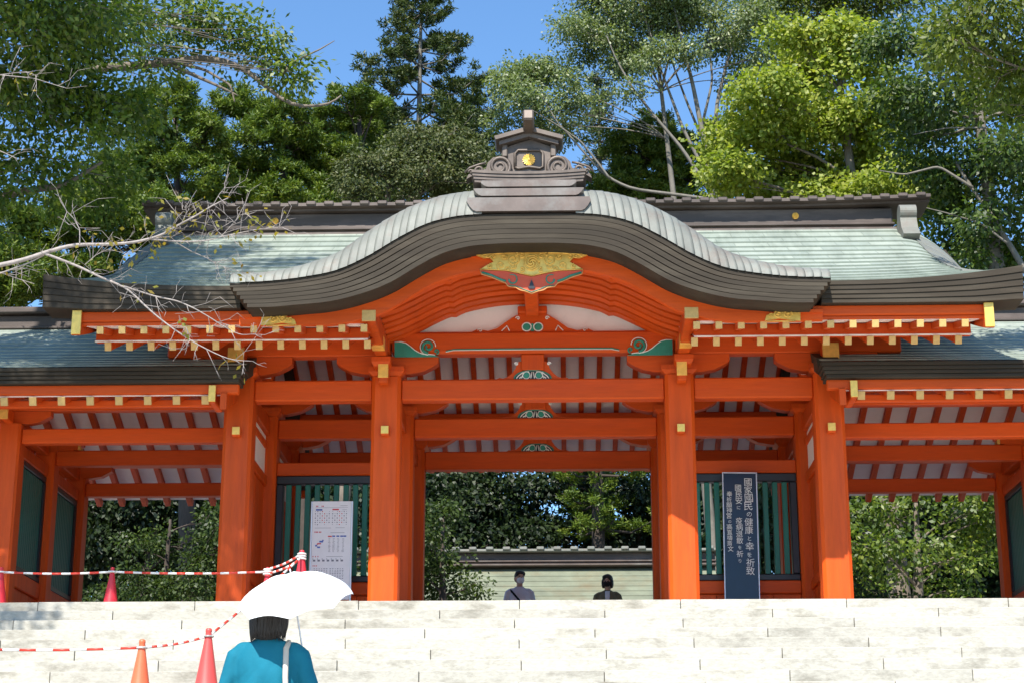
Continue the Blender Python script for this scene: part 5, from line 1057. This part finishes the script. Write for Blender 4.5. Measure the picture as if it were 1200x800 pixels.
    for q in range(7):
        kx_, kz_ = rng.uniform(22, 46), rng.uniform(-26, 26); wv = rng.uniform(0, 6.3) + 1.4 * np.sin(co[:, 2] * rng.uniform(6, 12) + q); g0 = rng.uniform(-.2, .2); env = np.exp(-((co[:, 0] - g0) / .13) ** 2) * (.35 + .65 * np.clip((1.42 - co[:, 2]) / .35, 0, 1))
        fd += env * (np.abs(np.sin(co[:, 0] * kx_ * .5 + co[:, 2] * kz_ * .5 + co[:, 1] * 9 + wv)) - .6) * .011
    sm.vertices.foreach_set('co', (co + no * fd[:, None]).ravel()); sm.update(); shirt = put('shirt', sm)
    if inner:
        V, F = loft([(0, -.098, 1.05, .045, .034), (0, -.094, 1.2, .05, .036), (0, -.078, 1.33, .045, .04), (0, -.055, 1.42, .04, .03)]); put('inner_shirt', mk('inner_shirt', V, F, inner, True))
    P_ = []
    for s in (-1, 1): P_.append(tb([(s * .085, 0, .95), (s * .09, 0, .72), (s * .092, -.008, .48), (s * .092, .008, .10)], (.095, .095, .078, .068), 16))
    P_.append(loft([(0, 0, .84, .168 * B, .122), (0, 0, .98, .162 * B, .115)])); put('trousers', fuse('trousers', P_, legs_c, .012, 4))
    for s in (-1, 1): V, F = loft([(s * .096, -.035, .0, .052, .135), (s * .096, -.035, .03, .053, .135), (s * .094, -.02, .075, .046, .10), (s * .093, .02, .10, .042, .05)]); put('shoe', mk('shoe', V, F, 'black', True))
    HG = []
    if hair == 'short': HG = [hell((0, .016, 1.625), (.083, .092, .092)), hell((0, .04, 1.585), (.080, .075, .075)), hell((0, -.045, 1.672), (.066, .045, .032)), hell((-.058, -.03, 1.655), (.028, .05, .04)), hell((.058, -.03, 1.655), (.028, .05, .04))]
    if hair == 'bob': HG = [hell((0, .018, 1.63), (.092, .10, .092)), hell((0, .05, 1.56), (.092, .075, .10)), hell((-.075, .0, 1.56), (.028, .06, .085)), hell((.075, .0, 1.56), (.028, .06, .085)), hell((0, -.055, 1.675), (.07, .04, .03)), hell((-.05, -.06, 1.65), (.03, .03, .04)), hell((.05, -.06, 1.65), (.03, .03, .04))]
    if hair == 'full': HG = [hell((0, .015, 1.63), (.10, .108, .095)), hell((0, .045, 1.56), (.106, .085, .095)), hell((0, .055, 1.49), (.102, .075, .075)), hell((-.08, .0, 1.55), (.034, .068, .095)), hell((.08, .0, 1.55), (.034, .068, .095)), hell((0, -.05, 1.675), (.075, .045, .03))]
    hr_ = put('hair', fuse('hair', HG, 'hair', .008, 3))
    if hair == 'full':
        V = []; F = []
        for q in range(420):
            an = rng.uniform(0, 2 * math.pi); zb = 1.425 + rng.uniform(-.012, .03) + .05 * max(0, -math.sin(an)); P = []; j_ = rng.uniform(.99, 1.035); an2 = an + rng.normal(0, .12)
            for u in np.linspace(0, 1, 8):
                z = 1.722 + (zb - 1.722) * u; w_ = math.sqrt(max(0.0, 1 - ((z - 1.60) / .124) ** 2)) if z > 1.60 else 1 - .10 * ((1.60 - z) / .17) ** 2
                a_ = an + (an2 - an) * u; P.append(hd((.110 * j_ * w_ * math.cos(a_), .030 + .104 * j_ * w_ * math.sin(a_), z)))
            a_, f_ = tube_geo(P, (.0012, .0026, .003, .003, .003, .0028, .0024, .001), 4, len(V)); V += a_; F += f_
        put('hair_strands', mk('hair_strands', V, F, 'hair', True), kind='stuff')
    if mask:
        V, F = ell((0, -.045, 1.545), (.064, .078, .056), 18, 12); F = [f for f in F if len(f) == 4 and sum(V[i][1] for i in f) / 4 < -.055]; put('face_mask', mk('face_mask', [hd(v) for v in V], F, mask, True))
        for s in (-1, 1): V, F = tb([hd((s * .05, -.075, 1.55)), hd((s * .068, -.03, 1.565)), hd((s * .08, .015, 1.585))], .002, 5); put('mask_loop', mk('mask_loop', V, F, mask))
    return rt, put, ARM, k
M['tee'] = cloth('pale_lilac_cotton', (.58, .57, .64)); M['olive_shirt'] = cloth('olive_brown_cotton', (.17, .15, .085)); M['teal_shirt'] = mat('teal_cotton', (.006, .135, .20), .8, var=.10, scale=4, bump=.5, bscale=11, spec=.2); M['wcloth'] = cloth('white_cotton', (.70, .70, .70), .2); M['trs'] = cloth('dark_trousers', (.03, .03, .04)); M['bge'] = cloth('beige_trousers', (.36, .31, .24)); M['strap'] = cloth('black_strap', (.012, .012, .014), .2); M['bmask'] = cloth('black_mask', (.02, .016, .016), .1); M['bagc'] = cloth('beige_canvas', (.50, .45, .38))
down = ((.235, .02, 1.12), (.25, -.05, .88))
p1 = atY(609, 690, 7.0); rt, put, ARM, k = person((p1[0], 7.0, -.03), R(6), 1.70, 'person in pale t-shirt with black sling strap and white face mask', 'tee', 'trs', 'short', down, down, 'wcloth', turn=R(14))
V, F = tube_geo([(-.155, -.02, 1.39), (-.10, -.105, 1.31), (.02, -.135, 1.16), (.14, -.12, 1.02), (.19, 0, .96), (.05, .13, 1.12), (-.10, .10, 1.34), (-.155, .0, 1.40)], .017, 8); put('sling_strap', mk('sling_strap', V, F, 'strap', True))
p2 = atY(712, 690, 7.2); rt, put, ARM, k = person((p2[0], 7.2, -.03), R(-4), 1.665, 'person in open olive shirt over white top with dark face mask', 'olive_shirt', 'bge', 'bob', down, down, 'bmask', inner='wcloth', turn=R(-6), sleeve=.75, build=.95)
# woman with the parasol, seen from behind on the landing
pw = atD(315, 752, 10.0); WY = pw[1]; HW_ = 1.55; wang = math.pi + R(-4)
ap = Vector(atD(341, 673, 9.89)); ax_ = Vector((-.13, -.48, 1)).normalized(); gp_ = ap - ax_ * .60
Mw = Matrix.Translation((pw[0], WY, LAND)) @ Euler((0, 0, wang)).to_matrix().to_4x4() @ Matrix.Scale(HW_ / 1.7, 4); gl_ = Mw.inverted() @ gp_
rt, put, ARM, k = person((pw[0], WY, LAND), wang, HW_, 'person in teal blouse seen from behind under a white parasol', 'teal_shirt', 'bge', 'full', ((.27, -.03, 1.08), (-gl_.x + .03, gl_.y + .04, gl_.z - .075)), ((.25, .0, 1.10), (.25, -.14, .92)), None, sleeve=.72, build=1.05)
V, F = tube_geo([(-.125, -.10, 1.25), (-.128, -.05, 1.365), (-.125, .02, 1.415), (-.125, .085, 1.37), (-.135, .125, 1.20), (-.15, .135, 1.0), (-.19, .10, .84)], .017, 8); put('bag_strap', mk('bag_strap', V, F, 'bagc', True))
bg = add('shoulder_bag', None, None, tuple(Mw @ Vector((-.24, .05, .66))), (0, 0, math.pi), 'beige canvas bag hanging from the shoulder of the person in teal', 'bag')
V, F = cbox_geo(.09, .28, .26, .03); add('bag_body', fixn(mk('bag_body', V, F, 'bagc', True)), bg, WLOC[bg], (0, 0, math.pi)); V, F = cbox_geo(.096, .285, .04, .012); add('bag_flap', fixn(mk('bag_flap', V, F, 'bagc')), bg, tuple(WLOC[bg] + Vector((0, 0, .12))), (0, 0, math.pi))
# parasol
M['fabric'] = bpy.data.materials.new('white_parasol_fabric'); M['fabric'].use_nodes = True; nt = M['fabric'].node_tree; N = nt.nodes; N.remove(N['Principled BSDF']); d_ = N.new('ShaderNodeBsdfDiffuse'); d_.inputs[0].default_value = (.82, .82, .80, 1); t_ = N.new('ShaderNodeBsdfTranslucent'); t_.inputs[0].default_value = (.6, .6, .58, 1); mx = N.new('ShaderNodeMixShader'); mx.inputs[0].default_value = .22; nt.links.new(d_.outputs[0], mx.inputs[1]); nt.links.new(t_.outputs[0], mx.inputs[2]); nt.links.new(mx.outputs[0], N['Material Output'].inputs[0])
um = add('parasol', None, None, tuple(gp_), None, 'white parasol held open over the person in teal', 'parasol')
e1 = ax_.cross(Vector((0, 1, 0))).normalized(); e2 = ax_.cross(e1).normalized(); RR, DH = .318, .15
V = []; F = []; nr, na = 9, 64
for i in range(nr + 1):
    u = i / nr
    for q in range(na):
        an = 2 * math.pi * q / na; f8 = abs(math.sin(an * 4)); rr = RR * math.sin(u * 1.25) / math.sin(1.25) * (1 - .055 * f8 * u * u); hh = DH * (1 - (1 - math.cos(u * 1.25)) / (1 - math.cos(1.25))) + .022 * f8 * u ** 3 - .010 * f8 * math.sin(u * math.pi)
        V.append(ap - ax_ * (DH - hh) + e1 * rr * math.cos(an) + e2 * rr * math.sin(an))
for i in range(nr):
    for q in range(na): F.append([i * na + q, i * na + (q + 1) % na, (i + 1) * na + (q + 1) % na, (i + 1) * na + q])
add('canopy', mk('canopy', [v - gp_ for v in V], F, 'fabric', True), um, tuple(gp_)); 
V, F = tube_geo([gp_ - ax_ * .12, gp_, ap + ax_ * .03], (.005, .005, .004), 8); add('shaft', mk('shaft', np.array(V) - np.array(gp_), F, 'alu', True), um, tuple(gp_)); V, F = tube_geo([gp_ - ax_ * .16, gp_ - ax_ * .06, gp_ + ax_ * .03], (.012, .013, .011), 10); add('grip', mk('grip', np.array(V) - np.array(gp_), F, 'bagc', True), um, tuple(gp_)); V, F = tube_geo([ap, ap + ax_ * .035], (.006, .003), 8); add('ferrule', mk('ferrule', np.array(V) - np.array(gp_), F, 'alu', True), um, tuple(gp_))
for q in range(8):
    an = 2 * math.pi * q / 8; P = []
    for u in np.linspace(.02, 1, 8): rr = RR * math.sin(u * 1.25) / math.sin(1.25); hh = DH * (1 - (1 - math.cos(u * 1.25)) / (1 - math.cos(1.25))); P.append(ap - ax_ * (DH - hh + .004) + e1 * rr * math.cos(an) + e2 * rr * math.sin(an) - gp_)
    V, F = tube_geo(P, .0022, 5); add('rib', mk('rib', V, F, 'alu', True), um, tuple(gp_))
